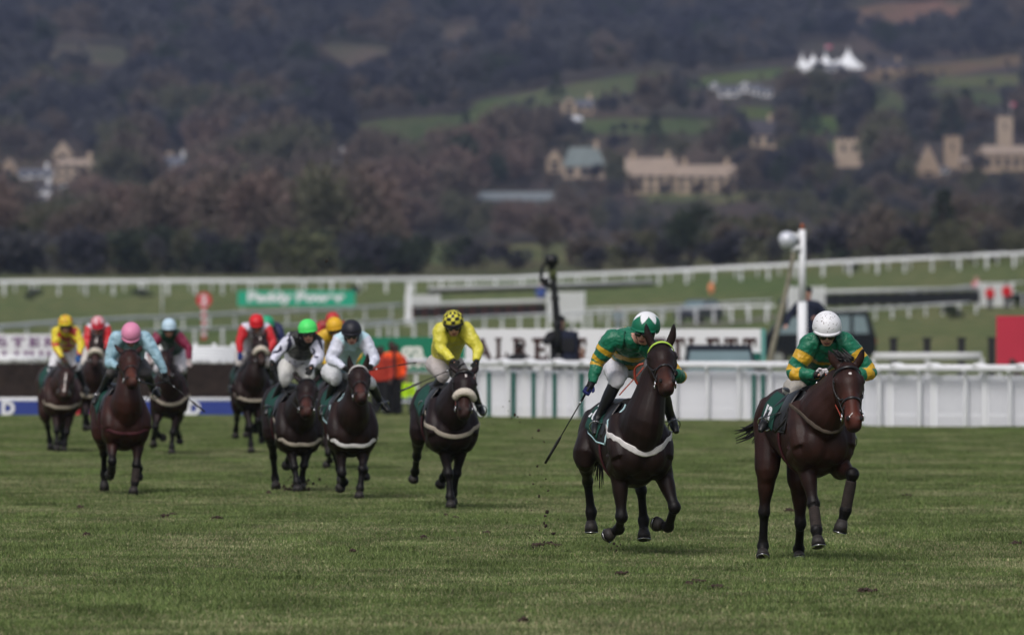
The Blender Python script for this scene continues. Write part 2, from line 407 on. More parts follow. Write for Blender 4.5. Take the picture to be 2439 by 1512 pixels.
def trunk_mesh(seed, kind):
    r = random.Random(seed); b = MB()
    if kind == 'bush':
        for i in range(5):
            a = r.random() * 6.28; b.tube([(0.03 * math.cos(a), 0.03 * math.sin(a), -.02), (.2 * math.cos(a), .2 * math.sin(a), .4)], [.02, .006], seg=5, straight=True)
    else:
        b.tube([(0, 0, -.03), (0.01, 0, .25), (0, .01, .5), (0, 0, .9 if kind == 'conifer' else .72)], [.03, .024, .017, .004], seg=6, sub=1)
        if kind != 'conifer':
            for i in range(9):
                a = r.random() * 6.28; z0 = r.uniform(.22, .5); L = r.uniform(.2, .36)
                b.tube([(0, 0, z0), (L * .45 * math.cos(a), L * .45 * math.sin(a), z0 + L * .35), (L * math.cos(a), L * math.sin(a), z0 + L)], [.014, .009, .003], seg=5, sub=1)
    return b.mesh('trunk')
BARK = mat('bark', (0.07, 0.055, 0.045), .95, .3, 3)
TW = {'brown': mat('twigs_brown', (0.108, 0.086, 0.072), .95, .3, 1.2), 'russet': mat('twigs_russet', (0.142, 0.100, 0.086), .95, .25, 1.2),
      'grey': mat('twigs_grey', (0.062, 0.061, 0.068), .95, .3, 1.2), 'plum': mat('twigs_plum', (0.038, 0.037, 0.050), .95, .3, 1.2),
      'olive': mat('ivy_olive', (0.092, 0.10, 0.046), .9, .3, 1.5), 'dark': mat('evergreen_dark', (0.030, 0.042, 0.026), .9, .3, 1.5),
      'moss': mat('twigs_moss', (0.092, 0.092, 0.056), .95, .3, 1.5)}
CR = {}
for _k in ('bare', 'bush', 'conifer'):
    CR[_k] = [(crown_mesh(_k, 10 + i, {'bare': 760, 'bush': 560, 'conifer': 520}[_k]), trunk_mesh(20 + i, _k)) for i in range(3)]
_ct = {}
def crown_of(kind, i, tone):
    key = (kind, i, tone)
    if key not in _ct:
        me = CR[kind][i][0].copy(); me.materials.append(TW[tone]); _ct[key] = me
        if not CR[kind][i][1].materials: CR[kind][i][1].materials.append(BARK)
    return _ct[key], CR[kind][i][1]
def tree(pos, h, kind, tone, label, group=None, wide=1.0, r=RND):
    cm, tm = crown_of(kind, r.randrange(3), tone)
    nm = {'bare': 'bare_tree', 'bush': 'hedge_bush', 'conifer': 'conifer_tree'}[kind]
    e = empty(nm, pos, r.random() * 6.28); e.scale = (h * wide, h * wide, h)
    tag(e, label, 'bush' if kind == 'bush' else 'tree', group)
    obj('crown', cm, None, e); obj('trunk', tm, None, e)
    return e
BUILT = []   # dpx boxes kept free of trees: x0, x1, y_top, y_bottom
# ------------------------------------------------------------------ hillside buildings
GLASS_D = mat('window_dark', (0.03, 0.035, 0.045), .25, .2, 2)
def hill_house(dx0, dx1, dyt, dyb, wall, roof, label, rooffrac=.45, gable_front=False, chim=1, wins=(3, 2), name='stone_house', cat='house', depth=8, hip=False, rz=0.0):
    BUILT.append((dx0, dx1, dyt, dyb))
    g = ground((dx0 + dx1) / 2, dyb); s = FD / g.y; w = (dx1 - dx0) / s; h = (dyb - dyt) / s; hw = h * (1 - rooffrac)
    e = empty(name, g, rz); tag(e, label, cat)
    MB().box((0, depth / 2, hw / 2 - .75), (w, depth, hw + 1.5)).build('wall', wall, e)
    rb = MB(); o = .25
    if gable_front:
        rb.prism([(-w / 2 - o, hw), (w / 2 + o, hw), (0, h)], -.15, depth + .15)
        rf = rb.build('roof', roof, e)
        MB().prism([(-w / 2 + .2, hw), (w / 2 - .2, hw), (0, h - .45)], -.22, -.16).build('gable', wall, e)
    else:
        k = w * .18 if hip else 0
        v = [(-w / 2 - o, -o, hw), (w / 2 + o, -o, hw), (w / 2 + o, depth + o, hw), (-w / 2 - o, depth + o, hw), (-w / 2 - o + k, depth / 2, h), (w / 2 + o - k, depth / 2, h)]
        rb.v = [Vector(q) for q in v]; rb.f = [(0, 1, 5, 4), (2, 3, 4, 5), (0, 4, 3), (1, 2, 5), (3, 2, 1, 0)]; rb.smooth = [False] * 5
        rf = rb.build('roof', roof, e)
    for i in range(chim):
        cx = (-.36 + .72 * i / max(1, chim - 1)) * w if chim > 1 else w * .3
        MB().box((cx, depth / 2, h + .5), (.9, .9, 1.9)).build('chimney', wall, rf)
    nx, nz_ = wins
    for j in range(nz_):
        for i in range(nx):
            x = (-.5 + (i + .5) / nx) * w; z = hw * (j + .5) / nz_ + .15; ww, wh = min(1.5, w / nx * .5), min(1.8, hw / nz_ * .62)
            wn = MB().box((x, -.02, z), (ww, .08, wh)).build('window', GLASS_D, e)
            MB().box((x, -.05, z - wh / 2 - .07), (ww + .3, .16, .12)).build('sill', wall, wn)
    return e
STONE = mat('cotswold_stone', (0.34, 0.255, 0.185), .9, .18, .5); STONE2 = mat('pale_stone', (0.40, 0.315, 0.24), .9, .15, .5); STONE3 = mat('golden_stone', (0.38, 0.295, 0.215), .9, .15, .5)
SLATE = mat('slate_roof', (0.10, 0.105, 0.13), .8, .2, .5); TILE = mat('stone_tile_roof', (0.30, 0.235, 0.19), .9, .18, .6); GREENR = mat('green_grey_roof', (0.15, 0.18, 0.18), .8, .2, .5)
RENDER = mat('white_render', (0.62, 0.62, 0.64), .85, .08, .5); CANV = mat('marquee_canvas', (0.82, 0.83, 0.86), .8, .05, .5); DROOF = mat('dark_roof', (0.05, 0.045, 0.055), .85, .2, .5)
FLAGP = mat('flag_cloth', (0.45, 0.12, 0.18), .8, .1, 2)
hill_house(1492, 1608, 375, 462, STONE3, TILE, 'large golden stone manor with broad tiled roof on the lower hillside', .5, chim=2, wins=(5, 2), name='manor_house', depth=11)
hill_house(1612, 1752, 392, 460, STONE3, TILE, 'lower stone wing joined to the right of the golden manor', .42, chim=2, wins=(6, 2), name='manor_wing', depth=9)
hill_house(1302, 1340, 355, 412, STONE3, TILE, 'narrow golden gabled cottage left of the green roofed house', .5, True, 0, (1, 2))
hill_house(1342, 1440, 350, 425, STONE2, GREENR, 'pale stone house with large green grey roof and dormers', .62, wins=(3, 1), hip=True)
hill_house(1338, 1372, 228, 276, STONE3, SLATE, 'tall narrow golden house below the sloping green field', .35, True, 0, (1, 3))
hill_house(1372, 1412, 236, 272, STONE2, SLATE, 'low grey house beside the tall narrow golden house', .5, wins=(2, 1))
hill_house(1790, 1846, 286, 352, STONE3, DROOF, 'golden house with dark steep roof above the valley trees', .55, wins=(2, 1))
hill_house(126, 172, 335, 378, STONE2, TILE, 'pale gabled cottage, upper of the left hand village houses', .75, True, 0, (1, 1))
hill_house(128, 232, 378, 430, STONE2, TILE, 'wide pale stone house in the village at the left', .3, chim=1, wins=(5, 2), hip=True)
hill_house(2, 40, 376, 416, STONE, TILE, 'small tan gabled cottage at the far left of the hillside', .7, True, 0, (1, 1))
hill_house(44, 126, 402, 425, RENDER, SLATE, 'low slate roofed cottage between the two tan village houses', .6, wins=(3, 1))
hill_house(386, 448, 372, 402, RENDER, SLATE, 'blue slate roofed house right of the russet tree', .65, wins=(2, 1))
hill_house(395, 412, 358, 382, STONE3, TILE, 'tiny golden gable behind the blue slate roofed house', .5, True, 0, (1, 1))
hill_house(86, 120, 440, 466, RENDER, DROOF, 'small white fronted cottage under the left village houses', .35, wins=(2, 1))
hill_house(142, 166, 435, 456, RENDER, DROOF, 'white gabled end wall beside the small white cottage', .4, True, 0, (1, 1))
hill_house(92, 116, 472, 492, RENDER, DROOF, 'lowest white cottage of the left village, half hidden by trees', .4, wins=(1, 1))
hill_house(790, 822, 366, 392, RENDER, DROOF, 'small white cottage alone in the brown trees', .4, wins=(1, 1))
hill_house(1950, 2010, 152, 172, RENDER, SLATE, 'low pale farm building directly under the white marquee', .4, wins=(3, 1))
hill_house(2090, 2152, 146, 172, STONE, DROOF, 'dark roofed barn to the right of the white marquee', .6, wins=(2, 1), name='barn', cat='barn')
for i, (a, b, c, d) in enumerate([(1690, 1712, 192, 214), (1712, 1758, 205, 232), (1758, 1790, 192, 222), (1790, 1812, 200, 228), (1812, 1840, 208, 232)]):
    hill_house(a, b, c, d, RENDER, SLATE, ['leftmost white house of the terraced cluster under the wood', 'long low white house second in the cluster under the wood', 'middle white gabled house of the cluster under the wood',
               'narrow white house fourth in the cluster under the wood', 'rightmost white house of the cluster under the wood'][i], .4, i in (0, 2), 0, (2, 1), name='white_house')
hill_house(1130, 1322, 456, 484, mat('glasshouse_wall', (0.16, 0.17, 0.18), .6, .1, .5), mat('glasshouse_roof', (0.17, 0.19, 0.20), .5, .1, .5), 'long low grey roofed shed among the brown trees', .75, chim=0, wins=(8, 1), name='long_shed', cat='shed', depth=14)
def tower(dx0, dx1, dyt, dyb, label, m, name='church_tower', cren=5, wins=2):
    BUILT.append((dx0, dx1, dyt, dyb)); g = ground((dx0 + dx1) / 2, dyb); s = FD / g.y; w = (dx1 - dx0) / s; h = (dyb - dyt) / s
    e = empty(name, g, 0); tag(e, label, 'tower')
    MB().box((0, w / 2, h / 2 - .75), (w, w, h + 1.5)).build('wall', m, e)
    b = MB(); cw = w / (cren * 2 - 1)
    for i in range(cren):
        x = -w / 2 + cw * (2 * i + .5)
        b.box((x, .15, h + .3), (cw, .3, .6)); b.box((x, w - .15, h + .3), (cw, .3, .6))
    b.build('battlement', m, e)
    for i in range(wins): MB().box(((i - (wins - 1) / 2) * w * .4, -.02, h * .72), (w * .14, .06, h * .24)).build('window', GLASS_D, e)
    return e, w, h
tower(1990, 2054, 336, 398, 'square stone church tower with battlements above the bare trees', STONE2)
tower(2250, 2288, 330, 402, 'slim stone tower between the steep gable and the big tower', STONE, 'stone_tower', 4, 1)
t_, w_, h_ = tower(2376, 2412, 283, 348, 'tall stone tower with a flagpole at the right edge', STONE2, 'flag_tower', 4, 1)
_p = MB().tube([(w_ * .4, w_ / 2, h_), (w_ * .4, w_ / 2, h_ + 4)], [.08, .05], seg=8, straight=True).build('flagpole', RENDER, t_); MB().box((w_ * .4 + .6, w_ / 2, h_ + 3.4), (1.2, .05, .8)).build('flag', FLAGP, _p)
hill_house(2344, 2520, 346, 408, STONE, TILE, 'long stone church hall below the flag tower', .35, chim=0, wins=(8, 1), name='church_hall', depth=12)
hill_house(2182, 2240, 345, 420, STONE, TILE, 'steep pointed stone gable left of the slim tower', .85, True, 0, (1, 1), name='church_gable')
hill_house(2224, 2260, 398, 414, RENDER, SLATE, 'low white shed at the foot of the pointed gable', .4, chim=0, wins=(2, 1), name='white_shed', cat='shed')
hill_house(2290, 2344, 374, 406, STONE, TILE, 'low stone house between the slim tower and the church hall', .4, wins=(3, 1))
def marquee():
    BUILT.append((1900, 2060, 105, 172)); g = ground(1980, 170); s = FD / g.y
    e = empty('marquee', g); tag(e, 'big white marquee with pointed peaks on the hillside', 'tent')
    w = 152 / s
    MB().box((0, 5, 14 / s / 2 - 1), (w, 10, 14 / s + 2)).build('side_wall', CANV, e)
    for cx, hh, rr in ((-68, 46, 16), (-42, 44, 30), (-12, 46, 32), (42, 60, 40), (14, 30, 36)):
        b = MB(); n = 16; pr = []
        for k in range(9):
            u = k / 8; pr.append((rr * (1 - u) ** 1.9 + .6, 10 + (hh - 10) * u))
        b.tube([(cx / s, 5, z / s) for r_, z in pr], [(max(r_ / s, .05), max(r_ / s * .8, .05)) for r_, z in pr], seg=16, straight=True, smooth=False)
        b.build('canvas_peak', CANV, e)
    MB().tube([(-12 / s, 5, 45 / s), (-12 / s, 5, 62 / s)], [.12, .08], seg=6, straight=True).build('flagpole', RENDER, e)
    MB().box((-12 / s + .9, 5, 59 / s), (1.8, .1, 1.0)).build('flag', FLAGP, e)
marquee()

# ------------------------------------------------------------------ trees on the hill
rt = random.Random(11)
def blocked(dx, dy, th):
    for x0, x1, yt, yb in BUILT:
        if x0 - max(12, th * .22) < dx < x1 + max(12, th * .22) and yt - 2 < dy < yb + th * .82: return True
    return False
MARKS = [(-60, 'at the left edge'), (80, 'over the leftmost rider'), (200, 'over the second rider from the left'), (330, 'over the pink capped rider'), (430, 'left of the numbered disc'), (520, 'right of the numbered disc'), (620, 'over the green board, left'), (760, 'over the green board, right'),
         (880, 'by the slim cypress'), (980, 'right of the slim cypress'), (1090, 'over the yellow clad rider'), (1200, 'under the long shed'), (1300, 'over the pole camera'), (1400, 'left of the manor'), (1520, 'below the manor'), (1620, 'over the second horse'), (1700, 'below the manor wing'), (1800, 'left of the white mast'),
         (1910, 'behind the white mast'), (1990, 'over the leading rider'), (2090, 'right of the leading rider'), (2190, 'below the pointed gable'), (2290, 'below the slim tower'), (2390, 'at the right edge')]
def near(dx): return min(MARKS, key=lambda m_: abs(m_[0] - dx))[1]
ORD = 'first second third fourth fifth sixth seventh eighth ninth tenth eleventh twelfth thirteenth fourteenth fifteenth sixteenth seventeenth eighteenth nineteenth twentieth'.split()
def nth(i):
    if i < 20: return ORD[i]
    t_, u_ = divmod(i + 1, 10); T1 = {2: 'twenty', 3: 'thirty', 4: 'forty', 5: 'fifty', 6: 'sixty'}[t_]
    return (T1 + '-' + ORD[u_ - 1]) if u_ else {2: 'twentieth', 3: 'thirtieth', 4: 'fortieth', 5: 'fiftieth', 6: 'sixtieth'}[t_]
# hedge-line trees behind the far rail (left)
k = 0
for i in range(62):
    dx = -40 + i * 17.0 + rt.uniform(-4, 4); dy = 652 + rt.uniform(-3, 4); g = ground(dx, dy)
    tone = rt.choice(['olive', 'moss', 'dark', 'dark', 'plum', 'grey', 'moss']); kind = 'bush' if rt.random() < .55 else 'bare'
    tree(g, rt.uniform(3.2, 5.2), kind, tone, {'olive': 'ivy covered olive green', 'moss': 'mossy brown green', 'dark': 'dark evergreen', 'plum': 'dark plum bare', 'grey': 'grey brown bare'}[tone] +
         (' bush' if kind == 'bush' else ' tree') + ', ' + nth(i) + ' from the left in the hedge beyond the far rail', 'hedge trees beyond the far rail', 1.15 if kind == 'bush' else .8, rt)
SPEC = [(1950, 184, 6.5, 'bare', 'grey', 1.5, 'bare tree hiding the lower left of the marquee'), (2010, 186, 5.0, 'bare', 'plum', 1.4, 'dark bare tree at the foot of the marquee'), (1512, 474, 6.5, 'bare', 'brown', 1.0, 'bare brown tree in front of the left gable of the manor'), (1585, 478, 6.0, 'bare', 'grey', .9, 'thin grey tree before the middle of the manor'), (1668, 480, 6.6, 'bare', 'brown', 1.1, 'bare brown tree before the manor wing'), (1738, 486, 7.5, 'bare', 'brown', 1.2, 'broad bare tree at the right end of the manor wing'), (200, 446, 6.5, 'bare', 'brown', 1.1, 'bare tree in front of the wide pale village house'), (1420, 440, 7, 'bare', 'plum', 1.1, 'dark bare tree in front of the green roofed house'),
  (2330, 425, 7.5, 'bare', 'grey', 1.1, 'bare grey tree in front of the church hall'),   # dx, dy base, height m, kind, tone, wide, label
    (1645, 642, 7.2, 'bare', 'dark', 1.1, 'tall dark tree with round crown behind the far rail, right of centre'), (1600, 640, 4.2, 'bush', 'plum', 1.2, 'dark bush at the left foot of the tall dark tree'),
    (1090, 640, 4.0, 'bush', 'dark', 1.25, 'dark green bush right of the pale grass gap'), (1150, 642, 3.2, 'bush', 'plum', 1.5, 'low dark bramble bush right of the dark green bush'),
    (1225, 644, 2.4, 'bush', 'plum', 1.8, 'wide low dark thicket left of the camera mast'), (1385, 640, 3.6, 'bush', 'brown', 1.5, 'rounded brown bush right of the camera mast'),
    (1430, 643, 2.6, 'bush', 'plum', 1.6, 'low dark bush right of the rounded brown bush'), (920, 648, 4.4, 'bush', 'dark', 1.0, 'dense dark evergreen bush at the end of the hedge'),
    (1500, 640, 3.0, 'bush', 'moss', 1.5, 'low mossy bush in front of the shaded thicket'), (1550, 638, 3.4, 'bush', 'plum', 1.5, 'purple brown thicket left of the tall dark tree'),
    (1760, 634, 3.6, 'bush', 'plum', 1.6, 'dark thicket left of the white post'), (1830, 632, 3.2, 'bush', 'moss', 1.3, 'mossy thicket behind the white lamp box'),
    (2010, 628, 4.2, 'bush', 'plum', 1.7, 'wide dark thicket right of the white post'), (2090, 625, 3.9, 'bush', 'brown', 1.4, 'brown thicket behind the right far rail'),
    (2170, 622, 3.8, 'bush', 'plum', 1.5, 'dark bramble in the hedge at the right'), (2245, 618, 6.4, 'conifer', 'dark', 1.5, 'dark evergreen tree in the hedge at the right'),
    (2310, 615, 3.8, 'bush', 'moss', 1.4, 'mossy bush right of the dark evergreen'), (2380, 612, 4.0, 'bush', 'plum', 1.4, 'dark thicket near the right edge'),
    (2440, 610, 6.5, 'bare', 'grey', 1.0, 'bare grey tree at the right edge behind the far rail'), (1700, 637, 3.0, 'bush', 'plum', 1.4, 'dark low bush right of the tall dark tree'),
    (1925, 630, 3.0, 'bush', 'plum', 1.4, 'dark low bush behind the white post'),
    (915, 572, 7.4, 'conifer', 'dark', .75, 'slim dark cypress in front of the long shed'), (393, 440, 7, 'conifer', 'dark', 1.0, 'small dark conifer among the russet trees'),
    (365, 385, 8, 'conifer', 'dark', 1.0, 'dark conifer left of the blue slate roof'), (575, 380, 7, 'conifer', 'dark', 1.2, 'dark conifer on the brown slope left of the green field'),
    (1352, 400, 8, 'conifer', 'dark', .8, 'dark conifer in front of the green roofed house'), (1398, 412, 6.5, 'conifer', 'dark', .9, 'small conifer before the green roof dormers'),
    (2265, 335, 14, 'conifer', 'dark', 1.6, 'broad dark cedar behind the stone towers'), (2300, 300, 13, 'conifer', 'dark', 1.6, 'dark cedar above the flag tower hall'),
    (1925, 310, 11, 'conifer', 'dark', 1.8, 'dark cedar above the square church tower'), (1560, 345, 10, 'conifer', 'dark', 1.5, 'dark conifer behind the golden manor roof'),
    (1110, 335, 9, 'conifer', 'dark', 1.4, 'dark conifer at the right end of the green field'), (1325, 232, 10, 'conifer', 'dark', 1.4, 'dark fir left of the tall narrow golden house'),
    (2130, 415, 12, 'bare', 'dark', 1.3, 'large dark tree left of the pointed stone gable'), (2075, 418, 9, 'bare', 'plum', 1.3, 'purple bare tree at the foot of the church tower'),
    (475, 385, 8, 'bare', 'russet', 1.3, 'round russet tree right of the blue slate roof'), (280, 400, 10, 'bare', 'brown', 1.3, 'broad brown tree right of the village houses'),
    (1330, 545, 9, 'bare', 'brown', 1.3, 'broad brown bare tree under the green roofed house'), (1200, 585, 6, 'bare', 'russet', 1.5, 'reddish bare tree above the pale meadow'),
    (1780, 480, 12, 'bare', 'brown', 1.0, 'tall bare tree in front of the manor wing'), (2400, 520, 12, 'bare', 'grey', 1.0, 'tall bare grey tree under the church hall')]
for dx, dy, h, kd, tn, wd, lb in SPEC: tree(ground(dx, dy), h * (.72 if dy < 600 else 1), kd, tn, lb, None, wd, rt)
# belts of single trees on the valley floor
n = 0
while n < 150:
    dx = rt.uniform(-60, 2500); dy = rt.uniform(455, 628)
    if in_field(dx, dy, 1.1) or blocked(dx, dy, 118) or in_field(dx, dy - 60, .9): continue
    g = ground(dx, dy); n += 1
    tone = rt.choice(['russet', 'brown', 'brown', 'russet', 'grey', 'moss'] if dx < 1350 else ['brown', 'grey', 'moss', 'plum', 'moss', 'grey'])
    tree(g, rt.uniform(4.2, 6.4) * (.75 if dx > 1350 else 1), 'bare', tone, {'russet': 'reddish brown bare tree', 'brown': 'brown bare tree', 'grey': 'grey bare tree', 'moss': 'mossy olive bare tree', 'plum': 'purple grey bare tree'}[tone] +
         (' high in the tree belt ' if dy < 510 else (' midway up the tree belt ' if dy < 570 else ' low in the tree belt ')) + near(dx), 'single trees in the valley tree belt', rt.uniform(1.0, 1.4), rt)
# the woods
PT = {}
cnt = 0; tries = 0
while cnt < 14000 and tries < 60000:
    tries += 1
    dx = rt.uniform(-160, 2600) if cnt < 9000 else (rt.uniform(-900, -160) if rt.random() < .5 else rt.uniform(2600, 3300)); dy = 640 - 700 * rt.random() ** .85
    if dx > 1350 and dy > 470 and rt.random() < .45: continue
    if in_field(dx, dy, 1.05): continue
    g = ground(dx, dy); s = FD / g.y; h = rt.uniform(4.2, 7.2) * (1.0 if g.y < 1400 else 1.2)
    if any(in_field(dx, dy - h * s * q_, .9) for q_ in (.25, .5, .75, .95)):
        if rt.random() < .8: continue
        h *= .4
    elif rt.random() < .16: h *= 1.7
    if blocked(dx, dy, h * s):
        if rt.random() < .35 or dx < 500: continue
        h = 3.0
        if blocked(dx, dy, h * s): continue
    if dx > 1350 and dy > 470: h *= .62
    nz1 = noise.noise(Vector((dx / 170, dy / 70, 2))) + .4 * noise.noise(Vector((dx / 50, dy / 25, 5)))
    if dy < 250: tone = 'plum' if nz1 > .12 else ('grey' if nz1 > -.28 else 'brown')
    elif dy < 400: tone = 'plum' if nz1 > .2 else ('grey' if nz1 > -.05 else ('brown' if nz1 > -.3 else 'moss'))
    elif dx < 1400: tone = 'russet' if nz1 > .1 else ('brown' if nz1 > -.25 else 'moss')
    else: tone = 'plum' if nz1 > .4 else ('brown' if nz1 > .05 else ('grey' if nz1 > -.08 else 'moss'))
    if rt.random() < .05: tone = 'dark'
    PT.setdefault((tone, rt.randrange(3)), []).append((g, rt.random() * 6.28, h)); cnt += 1
for (tone, i), L in PT.items():
    me, _t = crown_of('bare', i, tone); pr = bpy.data.objects.new('wood_tree', me)
    instancer('wood', [g for g, a, b in L], [a for g, a, b in L], [b for g, a, b in L], pr, 'mass of bare ' + {'plum': 'purple grey', 'grey': 'grey', 'brown': 'brown', 'russet': 'reddish', 'moss': 'mossy', 'dark': 'dark'}[tone] + ' winter trees on the hillside')
# ------------------------------------------------------------------ rails, boards and jumps
PLAST = mat('white_rail_plastic', (0.78, 0.79, 0.82), .45, .05, 1.5, spec=.4)
PLAST2 = mat('weathered_rail_plastic', (0.60, 0.61, 0.62), .6, .08, .8)
PALE = mat('white_picket_plastic', (0.80, 0.81, 0.86), .5, .06, 2)
GREENP = mat('dark_green_paint', (0.005, 0.11, 0.085), .5, .15, 3)
BRUSHM = mat('birch_brush', (0.016, 0.011, 0.010), .95, .5, 14, bump=.8, bscale=60)
BLACKW = mat('black_timber', (0.018, 0.018, 0.02), .6, .2, 4)
def path_points(pl, step):
    """resample a polyline at equal world distances"""
    P = [Vector(p) for p in pl]; out = [P[0].copy()]; need = step
    for a, b in zip(P[:-1], P[1:]):
        L = (b - a).length; u = need
        while u <= L: out.append(a.lerp(b, u / L)); u += step
        need = u - L
    return out
def post_mesh(h, w=.05, hook=.10):
    b = MB(); b.tube([(0, 0, -.05), (0, 0, h * .55), (0, -.01, h * .8), (0, -hook, h)], [(w, w * .8)] * 3 + [(w * .9, w * .7)], seg=8, sub=3); return b.mesh('post')
def rail(px, h, step, label, m=PLAST, band=.12, lower=None, group=None, name='running_rail', pw=.075, hook=.0, ground_fn=None, pxs=None):
    pts = [ground(*p) if len(p) == 2 else on_ground(p[0], p[2]) for p in px]
    fine = path_points(pts, 2.0 if step > 1.5 else 1.0)
    for q in fine: q.z = float(terrain_z(q.x, q.y))
    o = fine[0].copy(); e = empty(name, o); tag(e, label, 'rail', group)
    b = MB(o); b.tube([q + Vector((0, -hook, h)) for q in fine], [(band * .35, band * .6)] * len(fine), seg=10, hint=Vector((0, 1, 0)), straight=True); b.build('top_rail', m, e)
    if lower:
        b = MB(o); b.tube([q + Vector((0, -hook * .4, h * lower)) for q in fine], [(band * .3, band * .42)] * len(fine), seg=8, hint=Vector((0, 1, 0)), straight=True); b.build('lower_rail', m, e)
    pm = post_mesh(h - .04, pw, hook); pm.materials.append(m)
    if pxs:
        X_ = [p_[0] for p_ in px]; Y_ = [p_[1] for p_ in px]; PP = [ground(x_, float(np.interp(x_, X_, Y_))) for x_ in np.arange(X_[0], X_[-1], pxs)]
    else: PP = path_points(pts, step)
    for q in PP:
        q.z = float(terrain_z(q.x, q.y)); obj('post', pm, None, e, q - o)
    return e, pts
far_l = [(-640, 708), (-80, 705), (0, 704), (300, 703), (700, 701), (1000, 697), (1300, 690), (1600, 678), (1850, 665), (2100, 652), (2440, 636), (2520, 632), (3050, 608)]
rail(far_l, 1.15, 3.7, 'longest white running rail along the foot of the tree belt', PLAST, .22, pxs=65, pw=.12)
rail([(a, b - 8) for a, b in far_l], 1.0, 4.6, 'second white rail just behind the far running rail', PLAST2, .18, pxs=52)
rail([(-60, 832), (120, 812), (300, 798), (560, 784), (760, 774), (960, 760)], 1.05, 2.9, 'pale rail climbing across the left from behind the riders to the white jump wing', PLAST2, .22, pxs=62, pw=.09)
rail([(200, 850), (400, 832), (620, 822), (850, 806), (940, 802)], 1.0, 2.3, 'lower pale rail with slim posts behind the red and white pole', PLAST2, .14, pxs=66, pw=.09)
rail([(860, 828), (1000, 806), (1200, 793), (1400, 785), (1560, 778), (1700, 770), (1860, 768)], 1.1, 1.9, 'white rail crossing the middle behind the big white advertising board', PLAST, .15, pxs=42, pw=.085)
rail([(1380, 770), (1560, 766), (1750, 752), (1900, 745)], 1.0, 3.4, 'faint pale rail behind the distant parked car', PLAST2, .12, pxs=50)
rail([(1925, 770), (2080, 762), (2220, 752), (2350, 745)], .75, 2.6, 'white rail in front of the right hand hurdles', PLAST, .14, pxs=40)
rail([(2060, 742), (2200, 722), (2340, 706), (2460, 700)], .9, 5.0, 'thin pale rail rising behind the right hand hurdles', PLAST2, .12)
rail([(2395, 735), (2460, 730)], 1.0, 2.5, 'short white rail beside the white wing at the right edge', PLAST2, .14)

# front rail with its white picket screen
FR = [(905, 983, 201), (1125, 993, 190), (1500, 1000, 185), (1900, 1004, 182), (2060, 1016, 173), (2439, 1020, 171), (2640, 1023, 170), (3000, 1027, 169)]
frp = [on_ground(a, Y) for a, b, Y in FR]
def lerp_path(pl, xs):
    out = []
    for x in xs:
        for a, b in zip(pl[:-1], pl[1:]):
            if a.x <= x <= b.x or (b is pl[-1]):
                u = (x - a.x) / (b.x - a.x); out.append(a.lerp(b, u)); break
    return out
e = empty('running_rail', frp[0]); tag(e, 'nearest white running rail with curved posts beside the finishing straight', 'rail')
o = frp[0]; dense = path_points(frp, .5); H_R = 1.2
b = MB(o); b.tube([q + Vector((0, -.12, H_R)) for q in dense], [(.05, .075)] * len(dense), seg=12, hint=Vector((0, 1, 0)), straight=True); b.build('top_rail', PLAST, e)
pm = MB().tube([(0, .02, -.03), (0, 0, .5), (0, 0, .9), (-.01, -.05, 1.08), (-.03, -.12, 1.17)], [(.042, .035)] * 5, seg=10, sub=4).mesh('post'); pm.materials.append(PLAST)
cap_ = MB().ball((0, 0, 0), (.16, .06, .05)).mesh('joint_cap'); cap_.materials.append(PLAST)
xs = []
for dxp in list(range(1130, 2000, 82)) + [2098, 2192, 2298, 2400, 2500, 2600, 2700, 2800, 2900]:
    xs.append((dxp - 1219.5) * (188 - (dxp - 1130) * .02) / FD if dxp < 2050 else (dxp - 1219.5) * 172 / FD)
for q in lerp_path(frp, xs): obj('post', pm, None, e, q + Vector((0, -.02, 0)) - o)
for i, dxp in enumerate([1200, 1262, 1330, 1395, 1460, 1540, 2140, 2225, 2330, 2430]):
    for q in lerp_path(frp, [(dxp - 1219.5) * (186 if dxp < 2050 else 172) / FD]): obj('joint_cap', cap_, None, e, q + Vector((0, -.1, H_R + .06)) - o)
e2 = empty('picket_screen', frp[0]); tag(e2, 'white picket screen standing directly behind the nearest running rail', 'fence')
pk = MB().box((0, 0, .54), (.062, .018, 1.06)).mesh('picket'); pk.materials.append(PALE)
xx = frp[1].x - .6; xs = []
while xx < frp[-1].x: xs.append(xx); xx += .078 if xx > 7.0 else .066
more = xs[299:]; xs = xs[:299]
if more:
    mp_ = MB(o)
    for q in lerp_path(frp, more): mp_.box(q + Vector((0, .16, .54)), (.062, .018, 1.06))
    mp_.build('pickets_beyond', PALE, e2)['kind'] = 'stuff'
for q in lerp_path(frp, xs): obj('picket', pk, None, e2, q + Vector((0, .16, .0)) - o)
b = MB(o)
for z in (.25, .95): b.tube([q + Vector((0, .19, z)) for q in dense], [(.02, .03)] * len(dense), seg=6, hint=Vector((0, 1, 0)), straight=True)
b.build('cross_bar', PALE, e2)
bk = MB(o); dd = [q + Vector((0, .30, 0)) for q in dense if q.x < 11.2]
for a_, b_ in zip(dd[:-1], dd[1:]):
    if a_.x > frp[1].x - .8: bk.quad(a_ + Vector((0, 0, .05)), b_ + Vector((0, 0, .05)), b_ + Vector((0, 0, 1.02)), a_ + Vector((0, 0, 1.02)))
bk.build('backing_sheet', mat('white_sheet', (0.76, 0.77, 0.82), .6, .05, .8), e2)
pan = MB().box((0, 0, .55), (.11, .02, 1.1)).mesh('panel_stile'); pan.materials.append(PLAST)
for dxp in [1155, 1250, 1345, 1440, 1760, 2122, 2222, 2340, 2450]:
    for q in lerp_path(frp, [(dxp - 1219.5) * (187 if dxp < 2050 else 172.5) / FD]): obj('panel_stile', pan, None, e2, q + Vector((0, .12, 0)) - o)
gp = MB().box((0, 0, .48), (.085, .05, .96)).mesh('green_post'); gp.materials.append(GREENP)
